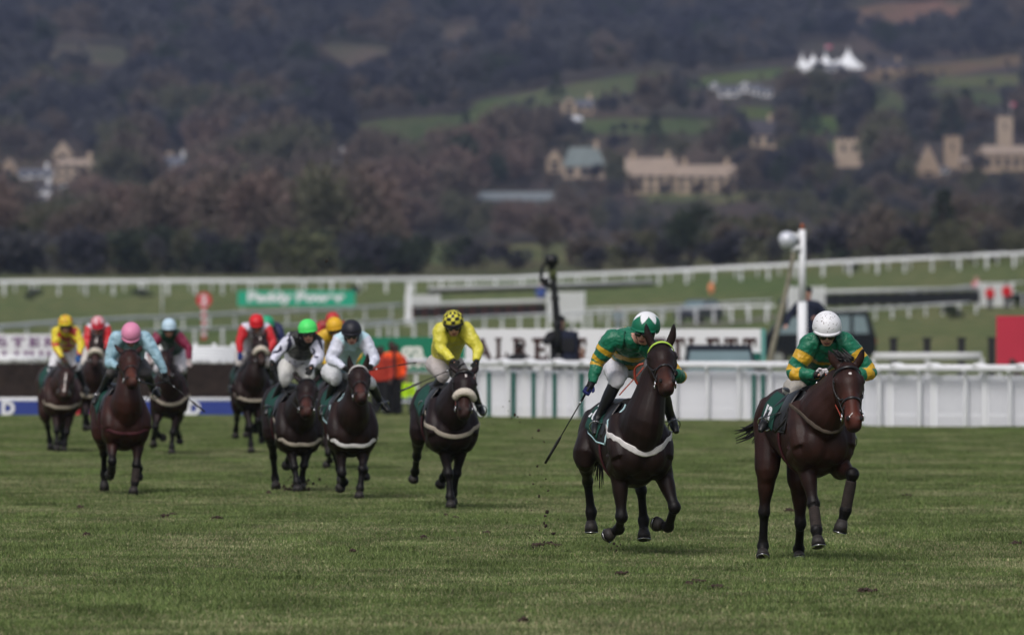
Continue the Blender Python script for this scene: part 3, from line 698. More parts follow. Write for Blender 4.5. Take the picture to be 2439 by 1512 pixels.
for i, dxp in enumerate([1163, 1223, 1271, 1321, 1386, 1785, 1806]):
    for q in lerp_path(frp, [(dxp - 1219.5) * 186 / FD]):
        g = empty('fence_post', q + Vector((0, .02, 0)))
        tag(g, ['leftmost green post against the white screen', 'second green post from the left against the white screen', 'third green post from the left against the white screen', 'fourth green post from the left against the white screen',
                'green post behind the whip of the rider on the dark horse', 'left one of the close pair of green posts between the two leaders', 'right one of the close pair of green posts between the two leaders'][i], 'post', 'green posts along the white screen')
        obj('shaft', gp, None, g); MB().box((0, 0, .98), (.10, .065, .04)).build('cap', GREENP, g)

# posts and rails right of the parked pick-up
rail([(2080, 880, 236), (2240, 880, 236), (2372, 880, 236)], 1.14, 1.5, 'grey white rail on black posts behind the front rail at the right', PLAST2, .2, name='post_and_rail')
bp_ = MB().box((0, 0, .8), (.2, .15, 1.6)).mesh('timber_post'); bp_.materials.append(BLACKW)
for i, dxp in enumerate([2128, 2208, 2290, 2362]):
    q = on_ground(dxp, 238); g = empty('timber_post', q); obj('shaft', bp_, None, g); MB().box((0, 0, 1.63), (.26, .2, .06)).build('cap', BLACKW, g)
    tag(g, 'black square timber post, ' + ['leftmost of four', 'second of four', 'third of four', 'rightmost of four'][i] + ' behind the right hand rail', 'post', 'black timber posts at the right')
for i, (a, b_) in enumerate([(1640, 1668), (2078, 2100)]): pass

# the big fence on the left
def at(dx, Y, z=0.0): return Vector(((dx - 1219.5) * Y / FD, Y, z))
YF = 195.0
o = at(-60, YF); xl, xr = at(-60, YF).x, at(592, YF).x
e = empty('birch_fence', ((xl + xr) / 2, YF, 0)); tag(e, 'long dark birch steeplechase fence with blue sponsor board below', 'jump')
W = xr - xl
b = MB(); b.prism([(-.12, .32), (.55, .32), (.42, 1.16), (.12, 1.17)], -W / 2, W / 2, axis='x'); b.build('brush_core', BRUSHM, e)
rb = random.Random(5); tw = MB()
for i in range(5200):
    x = rb.uniform(-W / 2, W / 2); z = rb.uniform(.3, 1.0); y = -.14 + (z - .32) * .28; L = rb.uniform(.15, .32); t = rb.uniform(-.05, .05)
    tw.quad((x, y - .01, z), (x + .012, y - .01, z), (x + .008 + t, y + L * .2 - .02, z + L), (x + t, y + L * .2 - .02, z + L))
ob = tw.build('birch_twigs', mat('birch_twig', (0.028, 0.019, 0.016), .95, .5, 5), e); ob['kind'] = 'stuff'
MB().tube([(-W / 2, -.16, .345), (W / 2, -.16, .345)], [(.05, .05)] * 2, seg=8, hint=Vector((0, 1, 0)), straight=True).build('ground_rail', PLAST, e)
BLUE = mat('sponsor_blue', (0.028, 0.05, 0.26), .5, .1, 1); REDB = mat('sponsor_red', (0.55, 0.035, 0.06), .5, .08, 1); WPRINT = mat('white_print', (0.80, 0.80, 0.84), .5, .04, 1)
bx0 = [(-60, 100), (100, 170), (170, 196), (196, 420), (420, 592)]
bd = MB().box((0, -.22, .155), (W, .03, .31)).build('sponsor_board', BLUE, e)
def onb(dxa, dxb, m, nm, zz=.155, hh=.30):
    return MB().box(((at((dxa + dxb) / 2, YF).x) - (xl + xr) / 2, -.242, zz), ((dxb - dxa) * YF / FD, .012, hh)).build(nm, m, bd)
onb(168, 215, REDB, 'red_panel'); onb(190, 212, WPRINT, 'white_stripe')
lm = text_mesh('D', .42, .01, .018, width=.30); lm.materials.append(WPRINT)
for dxp in (21, 463): obj('lettering', lm, None, bd, (at(dxp, YF).x - (xl + xr) / 2, -.25, .155))
onb(436, 447, WPRINT, 'white_stripe')
# white railings and plastic wings behind the fence
def flat_board(dx0, dx1, dyt, dyb, Y, m, label, name='advertising_board', cat='board', th=.06, legs=True, frame=None):
    z1 = H - (dyt - 756) * Y / FD; z0 = H - (dyb - 756) * Y / FD; w = (dx1 - dx0) * Y / FD; c = at((dx0 + dx1) / 2, Y); gz = float(terrain_z(c.x, Y))
    e = empty(name, (c.x, Y, gz)); tag(e, label, cat)
    p = MB().box((0, 0, (z0 + z1) / 2 - gz), (w, th, z1 - z0)).build('panel', m, e)
    if legs:
        lg = MB().box((0, .06, (z0 - gz + .3) / 2 - .05), (.09, .06, z0 - gz + .5)).mesh('leg'); lg.materials.append(frame or PLAST2)
        for q in (-.46, 0, .46): obj('leg', lg, None, e, (q * w, 0, 0))
    return e, p, w, z0 - gz, z1 - gz, c
PURP = mat('purple_print', (0.14, 0.03, 0.16), .5, .05, 1)
eb, pb, w, z0, z1, c = flat_board(-80, 205, 796, 852, 265, WPRINT, 'white advertising board with purple capitals behind the yellow capped rider')
def letter_bars(glyphs, x0, zc, h, m, parent, y=-.045):
    for ch, x, wd in glyphs:
        b = MB(); th_ = [.016]
        def bar(cx, cz, ww, hh, rot=0):
            th_[0] += .003; b.box((x + cx * wd, y, zc + cz * h), (ww * wd, th_[0], hh * h), tilt=Matrix.Rotation(rot, 3, 'Y') if rot else None)
        if ch in 'T': bar(0, .42, 1, .16); bar(0, -.07, .3, .84); bar(-.43, .32, .14, .34); bar(.43, .32, .14, .34); bar(0, -.46, .55, .09)
        elif ch == 'L': bar(-.2, 0, .3, 1); bar(0, -.42, 1, .16); bar(.43, -.3, .14, .36); bar(-.2, .46, .55, .09)
        elif ch == 'E': bar(-.22, 0, .3, 1); bar(0, .42, 1, .16); bar(0, -.42, 1, .16); bar(.08, 0, .5, .14); bar(.43, .32, .14, .3); bar(.43, -.32, .14, .3); bar(-.4, .45, .3, .1); bar(-.4, -.45, .3, .1)
        elif ch == 'S': bar(0, .42, .8, .16); bar(0, -.42, .8, .16); bar(0, 0, .8, .16); bar(-.35, .22, .22, .4); bar(.35, -.22, .22, .4)
        elif ch in 'BR':
            bar(-.24, 0, .28, 1); bar(-.36, .45, .3, .1); bar(-.36, -.45, .3, .1)
            lo = ((.24, .5),) if ch == 'R' else ((.24, .5), (-.24, .5))
            for cz, hh in lo:
                pts = [(x + wd * -.15, y, zc + h * (cz + .2))] + [(x + wd * (.08 + .26 * math.cos(q)), y, zc + h * (cz + .2 * math.sin(q))) for q in (1.4, .9, .4, 0, -.4, -.9, -1.4)] + [(x + wd * -.15, y, zc + h * (cz - .2))]
                b.tube(pts, [(.011, h * .075)] * 9, seg=6, hint=Vector((0, 1, 0)), straight=True, smooth=False)
            if ch == 'R': b.box((x + wd * .2, y, zc - h * .25), (wd * .26, .02, h * .56), tilt=Matrix.Rotation(-.45, 3, 'Y')); bar(.4, -.45, .28, .1)
        elif ch == 'A':
            b.box((x - wd * .2, y, zc), (wd * .17, .02, h * 1.02), tilt=Matrix.Rotation(.40, 3, 'Y')); b.box((x + wd * .2, y, zc), (wd * .26, .022, h * 1.02), tilt=Matrix.Rotation(-.40, 3, 'Y'))
            bar(0, -.17, .5, .13); bar(-.42, -.46, .34, .09); bar(.42, -.46, .34, .09)
        b.build('lettering', m, parent)
k = 265 / FD
letter_bars([('S', (5 - 62.5) * k, 24 * k), ('T', (43 - 62.5) * k, 30 * k), ('E', (82 - 62.5) * k, 27 * k), ('R', (118 - 62.5) * k, 28 * k)], 0, (z0 + z1) / 2 + .13, .27, PURP, pb)
for i, dxp in enumerate([10, 40, 62, 76, 98, 116, 140]):
    MB().box(((dxp - 62.5) * k, -.045, (z0 + z1) / 2 - .22), (9 * k, .02, .15)).build('print_block', PURP, pb)
rail([(-60, 905, 235), (205, 905, 235)], 1.05, 1.6, 'plain white rail above the big fence at the far left', PLAST, .2)
def rails_bundle(dx0, dx1, dy, n, Y, lab):
    c = at((dx0 + dx1) / 2, Y); w = (dx1 - dx0) * Y / FD; e = empty('rail_stack', (c.x, Y, 0)); tag(e, lab, 'rail')
    for i in range(n):
        z = H - (dy + 6 + i * 8 - 756) * Y / FD
        MB().tube([(-w / 2, i * -.12, z), (w / 2, i * -.12, z - .03)], [(.04, .06)] * 2, seg=8, hint=Vector((0, 1, 0)), straight=True).build('rail_bar', PLAST, e)
    pmm = post_mesh(H - (dy - 756) * Y / FD + .05, .06, 0); pmm.materials.append(PLAST)
    for i in range(7): obj('post', pmm, None, e, (-w / 2 + w * i / 6, .1, 0))
rails_bundle(330, 600, 822, 5, 222, 'bundle of low white rails seen over the top of the big fence')
flat_board(325, 585, 842, 864, 228, PALE, 'low white plastic apron just above the dark fence', 'rail_apron', 'rail')

# red and white distance pole with disc 2
g = on_ground(486, 500); gz = g.z; s = FD / g.y
e = empty('distance_pole', g); tag(e, 'red and white striped distance pole with a red disc numbered 2', 'sign')
RED = mat('signal_red', (0.60, 0.015, 0.03), .4, .06, 2); ztop = H - (697 - 756) / s - gz
dz = (ztop - .8) / 9
for i in range(9):
    MB().tube([(0, 0, i * dz), (0, 0, (i + 1) * dz)], [.14, .14], seg=12, straight=True, cap=True).build('red_band' if i % 2 == 0 else 'white_band', RED if i % 2 == 0 else WPRINT, e)
dsc = MB().tube([(0, -.08, ztop - .42), (0, .02, ztop - .42)], [.44, .44], seg=32, straight=True, hint=Vector((1, 0, 0)), smooth=False).build('disc', RED, e)
lm = text_mesh('2', .75, .01, .03); lm.materials.append(WPRINT); obj('numeral', lm, None, dsc, (0, -.1, ztop - .42))

# green betting board
MINT = mat('board_mint', (0.012, 0.36, 0.215), .5, .06, .6)
e, p, w, z0, z1, c = flat_board(566, 846, 692, 729, 660, MINT, 'green board lettered Paddy Power in front of the far rail')
lm = text_mesh('Paddy Power', .95, .01, .05, width=232 * 660 / FD); lm.materials.append(WPRINT); obj('lettering', lm, None, p, (-.0, -.05, (z0 + z1) / 2))
# dark green board with ga
GRN = mat('board_green', (0.006, 0.19, 0.105), .5, .06, .6)
e, p, w, z0, z1, c = flat_board(856, 1126, 803, 885, 204, GRN, 'dark green advertising board lettered ga behind the stewards')
lm = text_mesh('ga', .60, .01, .02, width=58 * 204 / FD); lm.materials.append(mat('cream_print', (0.75, 0.77, 0.72), .5, .05, 1)); obj('lettering', lm, None, p, ((982 - 991) * 204 / FD, -.045, (z0 + z1) / 2 - .03))
for i in range(5): MB().box(((952 + i * 22 - 991) * 204 / FD, -.042, z0 + .13), (15 * 204 / FD, .02, .07)).build('print_block', MATS['cream_print'], p)
# white board ALBERT BARTLETT
BROWN = mat('brown_print', (0.045, 0.014, 0.012), .5, .06, 1)
e, p, w, z0, z1, c = flat_board(1108, 1812, 783, 882, 202, WPRINT, 'long white advertising board with brown capitals ALBERT BARTLETT')
k = 202 / FD; zc = H - (831 - 756) * k - terrain_z(0, 202); hh = 54 * k
gl = [('A', 1149, 38), ('L', 1193, 30), ('B', 1237, 34), ('E', 1287, 36), ('R', 1333, 36), ('T', 1379, 34), ('B', 1449, 34), ('A', 1490, 38), ('R', 1532, 34), ('T', 1571, 30), ('T', 1614, 34), ('L', 1652, 28), ('E', 1698, 30), ('T', 1741, 32), ('T', 1785, 32)]
letter_bars([(ch, (x - 1460) * k, wd * k) for ch, x, wd in gl], 0, float(zc), hh, BROWN, p)
fr = MB().box((w / 2 + .06, 0, (z0 + z1) / 2 - .15), (.1, .1, z1 - z0 + .3)).build('frame_post', mat('teal_frame', (0.12, 0.33, 0.31), .5, .1, 1), e)
MB().box((w / 2 - .12, -.03, z0 + .12), (.22, .1, .6)).build('green_side_panel', GREENP, e)
# red board at the right edge
CRIM = mat('board_crimson', (0.50, 0.028, 0.06), .5, .08, .8)
e, p, w, z0, z1, c = flat_board(2373, 2560, 752, 880, 212, CRIM, 'plain crimson advertising board at the right edge of the course')
b = MB(); b.ball((at(2424, 211).x - c.x, -.06, .95), (.12, .05, .27), ax=(Vector((1, 0, 0)), Vector((0, 1, 0)), Vector((-.35, 0, .94)))); b.build('printed_oval', BROWN, e)

# jump wings, hurdles
def wing(dx0, dx1, dyt, dyb, Y, label, m=PLAST2):
    c = at((dx0 + dx1) / 2, Y); w = (dx1 - dx0) * Y / FD; gz = float(terrain_z(c.x, Y)); z1 = H - (dyt - 756) * Y / FD - gz; z0 = H - (dyb - 756) * Y / FD - gz
    e = empty('jump_wing', (c.x, Y, gz)); tag(e, label, 'jump wing'); n = max(4, int(w / .22)); st = w / n
    sm_ = MB().box((0, 0, (z0 + z1) / 2), (st * .93, .04, z1 - z0)).mesh('slat'); sm_.materials.append(m)
    for i in range(n): obj('slat', sm_, None, e, (-w / 2 + (i + .5) * st, 0, 0))
    for z in (z0 + .1, z1 - .12): MB().box((0, .05, z), (w, .05, .09)).build('cross_bar', m, e)
    pmm = MB().box((0, .1, z1 / 2), (.16, .1, z1 + .1)).mesh('post'); pmm.materials.append(PLAST)
    for q in (-.5, .5): obj('post', pmm, None, e, (q * w, 0, 0))
wing(968, 1046, 702, 742, 600, 'white slatted jump wing left of the central row of hurdles')
wing(1306, 1390, 695, 765, 560, 'white slatted jump wing beside the camera mast')
wing(1880, 1962, 683, 735, 560, 'white slatted jump wing behind the man on the pick-up')
wing(2330, 2412, 673, 730, 600, 'white slatted jump wing behind the two stewards in red')
_e = empty('timber_post', on_ground(974, 595)); tag(_e, 'thick white upright post at the left end of the central hurdles', 'post')
MB().box((0, 0, 1.3), (.36, .3, 3.2)).build('shaft', PLAST, _e); MB().box((0, 0, .3), (.62, .5, .6)).build('foot', PLAST, _e)
def hurdles(dx0, dy0, dx1, dy1, n, hgt, Y0, Y1, label, brush, frame, top):
    a = at(dx0, Y0, H - (dy0 - 756) * Y0 / FD); b_ = at(dx1, Y1, H - (dy1 - 756) * Y1 / FD)
    e = empty('hurdle_row', a); tag(e, label, 'jump'); sp = (b_ - a) / n; L = sp.length; rot = math.atan2(sp.y, sp.x)
    bm_ = MB().box((L / 2, 0, hgt * .42), (L * .93, .22, hgt * .74)).mesh('brush_panel'); bm_.materials.append(brush)
    fm = MB().box((0, 0, hgt * .4), (.07, .28, hgt * .95)).mesh('frame_post'); fm.materials.append(frame)
    for i in range(n):
        obj('brush_panel', bm_, None, e, sp * i, rot); obj('frame_post', fm, None, e, sp * i, rot)
    b = MB(); b.tube([(0, -.15, hgt * .98), (b_ - a) + Vector((0, -.15, hgt * .98))], [(.06, .13)] * 2, seg=8, hint=Vector((0, 1, 0)), straight=True); b.build('top_rail', top, e)
RBR = mat('red_brown_board', (0.16, 0.035, 0.025), .7, .3, 2)
hurdles(985, 757, 1300, 749, 11, .95, 590, 585, 'row of dark brush hurdles with red frames in the middle distance', BRUSHM, RBR, PLAST2)
hurdles(1930, 731, 2332, 722, 14, 1.05, 590, 600, 'row of black hurdles with white rails in the right distance', BLACKW, BLACKW, PLAST2)
hurdles(1020, 700, 1560, 684, 12, .5, 745, 750, 'low dark brush line under the far white rail', BRUSHM, BLACKW, PLAST2)

# track marker, far posts
def cone_marker(dx, Y, dyt, dyb, m, label):
    g = on_ground(dx, Y); z1 = H - (dyt - 756) * Y / FD - g.z; z0 = max(0, H - (dyb - 756) * Y / FD - g.z); e = empty('marker_flag', g); tag(e, label, 'marker')
    MB().tube([(0, 0, -.05), (0, 0, z1)], [.035, .025], seg=8, straight=True).build('stick', PLAST2, e)
    MB().tube([(0, 0, z0), (0, 0, z0 + (z1 - z0) * .5), (0, 0, z1)], [(.12, .1), (.26, .2), (.06, .06)], seg=10).build('flag', m, e)
cone_marker(1694, 690, 672, 700, mat('marker_orange', (0.80, 0.28, 0.13), .6, .1, 2), 'pale orange marker standing on the far turf')
_e = empty('marker_pole', on_ground(386, 610)); tag(_e, 'thin grey pole behind the light blue capped rider', 'pole')
MB().tube([(0, 0, 0), (0, 0, 3.2)], [.07, .05], seg=8, straight=True).build('shaft', PLAST2, _e); MB().box((0, 0, 3.2), (.2, .2, .12)).build('cap', PLAST2, _e)
MUDM = mat('turned_earth', (0.048, 0.030, 0.022), .95, .4, 8, bump=.6)
for i, (dx, dy, wd, lb) in enumerate([(80, 712, 1.6, 'dark low bush left under the far rail'), (335, 705, 3.2, 'wide dark low bush under the far rail behind the blue capped rider'), (845, 703, 1.4, 'dark low bush under the far rail left of the betting board'), (2028, 646, 1.6, 'small black bush under the far rail right of the white post'),
                                      (2268, 757, 1.7, 'small dark shrub in front of the right hand hurdles'), (2432, 728, 2.6, 'dark shrub beside the white wing at the right edge')]):
    g = ground(dx, dy + 3); t = tree(g, 1.1 if i != 1 else .8, 'bush', 'dark', lb, None, wd * .8, rt)

# white post with lamp box and the leaning pole
YP = 183.0; g = on_ground(1911, YP); s = FD / YP; zt = H + (756 - 548) / s
e = empty('mast', g); tag(e, 'tall white mast with a white camera housing near its rusty top', 'mast')
MB().tube([(0, 0, 0), (0, 0, zt * .62)], [.108, .10], seg=16, straight=True).build('lower_tube', PLAST, e)
MB().tube([(0, 0, zt * .60), (0, 0, zt)], [.080, .072], seg=16, straight=True).build('upper_tube', PLAST, e)
MB().tube([(0, 0, zt), (0, 0, zt + .06), (0, 0, zt + .13)], [.05, .05, .035], seg=12, straight=True).build('rusty_cap', mat('rust', (0.22, 0.07, 0.04), .9, .3, 12), e)
hz = H + (756 - 576) / s
hb = MB(); hb.tube([(-.5, -.05, hz - .02), (-.42, -.05, hz), (-.3, -.05, hz + .02), (-.14, -.03, hz + .02)], [.10, .20, .215, .15], seg=18, straight=True, hint=Vector((0, 1, 0)))
hs = hb.build('camera_housing', mat('housing_grey', (0.55, 0.57, 0.63), .35, .1, 6, metal=.2), e)
MB().box((-.2, -.04, hz + .11), (.24, .2, .14)).build('bracket', PLAST, hs); MB().box((-.17, -.04, hz - .12), (.26, .18, .1)).build('bracket', PLAST, hs)
MB().box((-.12, -.1, hz), (.08, .05, .07)).build('socket', BLACKW, hs)
g = on_ground(1826, 205); s = FD / 205
e = empty('leaning_pole', g); tag(e, 'leaning weathered grey timber pole left of the white mast', 'pole')
P_ = lambda dx, dy: Vector(((dx - 1826) / s, 0, H - (dy - 756) / s - g.z))
MB().tube([P_(1818, 990) , P_(1832, 880), P_(1838, 840), P_(1862, 740), P_(1880, 660), P_(1893, 588)], [.075, .07, .07, .062, .055, .05], seg=10, sub=2).build('shaft', mat('weathered_wood', (0.24, 0.22, 0.17), .9, .3, 8, bump=.5), e)
MB().tube([P_(1890, 600), P_(1893, 585)], [.07, .07], seg=10, straight=True).build('iron_band', PLAST2, e)
# ------------------------------------------------------------------ horses
COAT = mat('horse_coat', rough=.46, var=.42, scale=6, attr=True, spec=.22, sheen=.0, bump=.22, bscale=70)
HOOFM = mat('hoof_horn', (0.022, 0.018, 0.016), .6, .4, 14, bump=.3); EYEM = mat('horse_eye', (0.006, 0.004, 0.004), .08, .1, 3, spec=.8)
NOSM = mat('nostril_dark', (0.004, 0.003, 0.003), .8, .1, 3); LEATH = mat('black_leather', (0.012, 0.011, 0.011), .35, .25, 14, spec=.5)
RLEATH = mat('red_rubber_rein', (0.33, 0.055, 0.03), .55, .2, 10); STEEL = mat('bit_steel', (0.62, 0.62, 0.64), .25, .1, 8, metal=1.0)
HAIRB = mat('mane_hair', (0.010, 0.008, 0.008), .5, .4, 18, spec=.35); CLOTHG = mat('number_cloth_green', (0.004, 0.055, 0.038), .7, .15, 9, bump=.2)
WHITEM = mat('white_marking', (0.62, 0.57, 0.54), .75, .12, 20); WEBW = mat('white_webbing', (0.68, 0.65, 0.64), .7, .16, 22, bump=.2); WEBC = mat('cream_webbing', (0.38, 0.33, 0.27), .8, .2, 18)
WEBB = mat('muddy_webbing', (0.075, 0.056, 0.042), .8, .3, 18); WEBR = mat('dark_red_webbing', (0.055, 0.007, 0.011), .7, .2, 10); FLEECE = mat('sheepskin', (0.66, 0.59, 0.50), .95, .12, 30, bump=.8, bscale=60)
PIPING = mat('pale_blue_piping', (0.45, 0.66, 0.70), .6, .08, 9); BOOTW = mat('leg_bandage', (0.026, 0.018, 0.015), .85, .35, 22, bump=.5)
BLKCLOTH = mat('black_cloth', (0.012, 0.012, 0.013), .7, .2, 9)
def cm(c, fr):
    k = c['k']; return ((c['ox'] + fr[0] / k) * 2439 / 3840, (c['oy'] + fr[1] / k) * 2439 / 3840)
def step(parent, px, L, sgn):
    """3-D place of a joint seen at px that hangs on parent by a bone of length L; sgn > 0 nearer the camera"""
    Y = parent.y; c = unproj(px[0], px[1], Y); d2 = (c.x - parent.x) ** 2 + (c.z - parent.z) ** 2
    r = math.sqrt(max(L * L - d2, (0.12 * L) ** 2)); Y = parent.y - sgn * r
    return unproj(px[0], px[1], Y)
def build_horse(S):
    C = lambda p: cm(S['crop'], p); Yc = S['Y']; base = tuple(q * .62 for q in S['coat']); dark = S.get('legcol', (0.0055, 0.0045, 0.0045)); red = tuple(q * .8 for q in S['red'])
    vx = S.get('vox', .014)
    pc = unproj(*C(S['chest']), Yc); pr = step(pc, C(S['rump']), 1.44, -1)
    e1 = (pc - pr).normalized(); e2 = Vector((0, 0, 1)).cross(e1).normalized(); e3 = e1.cross(e2)
    W = lambda x, y, z: pc + e1 * (x - .72) + e2 * y + e3 * (z - 1.15)
    root_o = W(0, 0, 1.15); root_o.z = 0.0
    e = empty('racehorse', root_o); tag(e, S['label'], 'horse', None)
    T = MB(root_o); hb = base; belly = tuple(q * .8 for q in base)
    TR = [(-.90, 1.27, .10, .13), (-.80, 1.25, .20, .24), (-.62, 1.235, .268, .31), (-.40, 1.22, .275, .31), (-.15, 1.19, .285, .315), (.10, 1.15, .30, .35), (.32, 1.14, .275, .375), (.50, 1.16, .235, .36), (.66, 1.16, .20, .29), (.76, 1.15, .13, .19)]
    T.tube([W(x, 0, z) for x, z, a, b in TR], [(a, b) for x, z, a, b in TR], seg=22, hint=e2, sub=4, cols=lambda t: hb)
    T.tube([W(-.1, 0, 1.40), W(.15, 0, 1.46), (W(.36, 0, 1.51)), W(.55, 0, 1.45)], [(.10, .08), (.10, .09), (.085, .11), (.08, .1)], seg=10, hint=e2, cols=hb)   # withers
    T.tube([W(-.72, 0, 1.42), W(-.45, 0, 1.44)], [(.16, .1), (.15, .08)], seg=10, hint=e2, cols=hb)
    # chest muscles
    for s in (-1, 1):
        T.ball(W(.665, .10 * s, 1.09), (.13, .125, .18), ax=(e2, e1, e3), col=hb)
        T.ball(W(.52, .17 * s, 1.00), (.11, .18, .15), ax=(e2, e1, e3), col=hb)
        T.ball(W(.61, .185 * s, 1.03), (.10, .10, .12), ax=(e2, e1, e3), col=hb)
        T.tube([W(.34, .15 * s, 1.42), W(.55, .195 * s, 1.20), W(.64, .19 * s, 1.06)], [.10, .125, .11], seg=12, hint=e2, cols=hb)
        T.tube([W(.62, .19 * s, 1.06), W(.44, .20 * s, .96)], [.11, .10], seg=12, hint=e2, cols=hb)
        T.tube([W(-.70, .10 * s, 1.38), W(-.62, .165 * s, 1.22), W(-.52, .18 * s, 1.05)], [(.13, .15), (.145, .22), (.12, .19)], seg=14, hint=e2, cols=hb)
        T.tube([W(-.84, .10 * s, 1.30), W(-.80, .14 * s, 1.08), W(-.68, .16 * s, .94)], [(.10, .11), (.105, .13), (.08, .09)], seg=12, hint=e2, cols=hb)
    # neck and head
    nb = W(.60, 0, 1.36); pol = step(nb, C(S['poll']), S.get('neckL', .66), 1)
    mz = step(pol, C(S['muzzle']), .66, S.get('hs', 1)); a = (mz - pol).normalized()
    if 'ears' in S and not S.get('flatears'):
        q0, q1 = C(S['ears'][0]), C(S['ears'][1]); sid = Vector((q1[0] - q0[0], 0, -(q1[1] - q0[1]))).normalized()
        if S.get('noroll'): sid = Vector((1, 0, 0))
    else: sid = e2.copy()
    sid = (sid * .6 + e2 * .4); sid = (sid - a * sid.dot(a)).normalized(); nn = a.cross(sid)
    if nn.dot(e1 + Vector((0, 0, .6))) < 0: nn = -nn
    Hd0 = lambda t, y, z: pol + a * (t * .66) + sid * y + nn * z
    Hd = lambda t, y, z: Hd0(t, y * 1.34, z * 1.34)
    n0 = W(.44, 0, 1.25); n1 = W(.64, 0, 1.40); n3 = Hd(.14, 0, -.10); n2 = n1.lerp(n3, .55) + e3 * .035
    T.tube([n0, n1, n2, n3], [(.22, .31), (.195, .285), (.135, .215), (.095, .135)], seg=16, hint=e2, sub=5, cols=hb)
    T.tube([W(.60, 0, 1.16), W(.70, 0, 1.30), n2 + (n3 - n2) * .2 - nn * .02], [.15, .145, .08], seg=12, hint=e2, cols=hb)
    HK = 1.34
    HS = [(-.06, .045, .05, -.035), (.06, .08, .095, -.04), (.18, .098, .125, -.055), (.28, .105, .135, -.062), (.42, .088, .13, -.068), (.58, .064, .10, -.052), (.74, .054, .078, -.04), (.88, .060, .070, -.04), (.97, .054, .056, -.045), (1.03, .03, .03, -.05)]
    HS = [(t_, w_ * HK, d_ * HK, o_ * HK) for t_, w_, d_, o_ in HS]
    hcol = lambda t: hb if t < .5 else (tuple(.5 * (u + v) for u, v in zip(hb, red)) if t < .68 else (red if t < .84 else S.get('muzcol', dark)))
    T.tube([Hd0(t, 0, o) for t, w, d, o in HS], [(w, d) for t, w, d, o in HS], seg=18, hint=sid, sub=4, cols=hcol)
    T.tube([Hd(.40, 0, -.13), Hd(.70, 0, -.10), Hd(.95, 0, -.095)], [(.05, .05), (.035, .035), (.036, .026)], seg=10, hint=sid, cols=lambda t: hb if t < .6 else dark)
    for s in (-1, 1):
        T.ball(Hd(.30, .052 * s, -.12), (.042, .14, .09), ax=(sid, a, nn), col=hb)      # cheek
        T.ball(Hd(.24, .085 * s, -.005), (.03, .055, .036), ax=(sid, a, nn), col=hb)      # brow
        T.ball(Hd(.90, .036 * s, .006), (.034, .052, .034), ax=(sid, a, nn), col=dark)    # nostril flare
        T.tube([Hd(.42, .05 * s, -.03), Hd(.66, .042 * s, -.01)], [(.018, .02), (.012, .014)], seg=8, hint=sid, cols=lambda t: hb if t < .5 else red)
    if S.get('flatears'):
        tips = [Hd(-.02, s * .13, .01) - e1 * .13 + Vector((0, 0, .06)) for s in (-1, 1)]
    else:
        tp = [C(q) for q in S['ears']]; tips = [unproj(q[0], q[1], pol.y - .02) for q in tp]
        if (tips[0] - Hd(0, -.06, 0)).length > (tips[0] - Hd(0, .06, 0)).length: tips = tips[::-1]
    for s, tip in zip((-1, 1), tips):
        b0 = Hd(.02, .052 * s, -.015); md = b0.lerp(tip, .5) + sid * (s * .014)
        T.tube([b0, b0.lerp(md, .6), md, md.lerp(tip, .6), tip], [(.036, .030), (.044, .026), (.041, .022), (.026, .016), (.006, .006)], seg=10, hint=sid, sub=2, cols=lambda t: hb if t < .7 else dark)
    # legs
    J = {}
    for key in ('fl', 'fr', 'hl', 'hr'):
        q = S[key]; s = -1 if key[1] == 'l' else 1
        if key[0] == 'f':
            top = W(.50, .19 * s, 1.10); el = W(.46, .19 * s, .95); ep = C(q[0]); el = unproj(ep[0], ep[1], el.y)
            kn = step(el, C(q[1]), .41, q[4][0]); ft = step(kn, C(q[2]), .28, q[4][1]); to = step(ft, C(q[3]), .17, q[4][2])
            T.tube([top, el, el.lerp(kn, .3), el.lerp(kn, .8), kn, kn.lerp(ft, .12)], [.125, (.095, .115), (.078, .095), (.051, .057), (.066, .070), (.047, .051)], seg=14, hint=e2, sub=4,
                   cols=lambda t: hb if t < .45 else (tuple(.5 * (u + v) for u, v in zip(hb, dark)) if t < .62 else dark))
        else:
            top = W(-.62, .15 * s, 1.20); el = W(-.42, .18 * s, .98); ep = C(q[0]); el = unproj(ep[0], ep[1], el.y)
            kn = step(el, C(q[1]), .42, q[4][0]); ft = step(kn, C(q[2]), .36, q[4][1]); to = step(ft, C(q[3]), .17, q[4][2])
            T.tube([top, el, el.lerp(kn, .4), el.lerp(kn, .82), kn, kn.lerp(ft, .14)], [(.15, .21), (.118, .16), (.080, .108), (.049, .066), (.059, .073), (.046, .053)], seg=14, hint=e2, sub=4,
                   cols=lambda t: hb if t < .5 else (tuple(.5 * (u + v) for u, v in zip(hb, dark)) if t < .7 else dark))
            hk = kn + (kn - ft).normalized() * .045 - e1 * .025; T.ball(hk, .03, col=dark)
        pm_ = ft.lerp(to, .45)
        T.tube([kn, kn.lerp(ft, .3), kn.lerp(ft, .75), ft, pm_, ft.lerp(to, .62)], [.055, .041, .042, .061, .044, .048], seg=12, hint=e2, sub=3, cols=dark)
        J[key] = (el, kn, ft, to)
        d_ = (to - ft).normalized(); h0 = ft.lerp(to, .52); h1 = to + d_ * .02; hm = MB(root_o)
        sh = e1 * .02
        hm.tube([h0, h0.lerp(h1, .5) + sh * .5, h1 + sh], [(.046, .048), (.060, .066), (.064, .072)], seg=16, hint=e2, sub=2, straight=True)
        hm.ball(h1 + sh - d_ * .004, (.062, .070, .014), 16, 6, ax=(e2, d_.cross(e2).normalized(), d_))
        hf = hm.build('hoof', HOOFM, e)
        if S.get('vox', .014) < .0125:
            MB(root_o).tube([h1 + sh + d_ * .001, h1 + sh + d_ * .006], [(.0655, .0735), (.064, .072)], seg=16, hint=e2, straight=True).build('horseshoe', STEEL, hf)
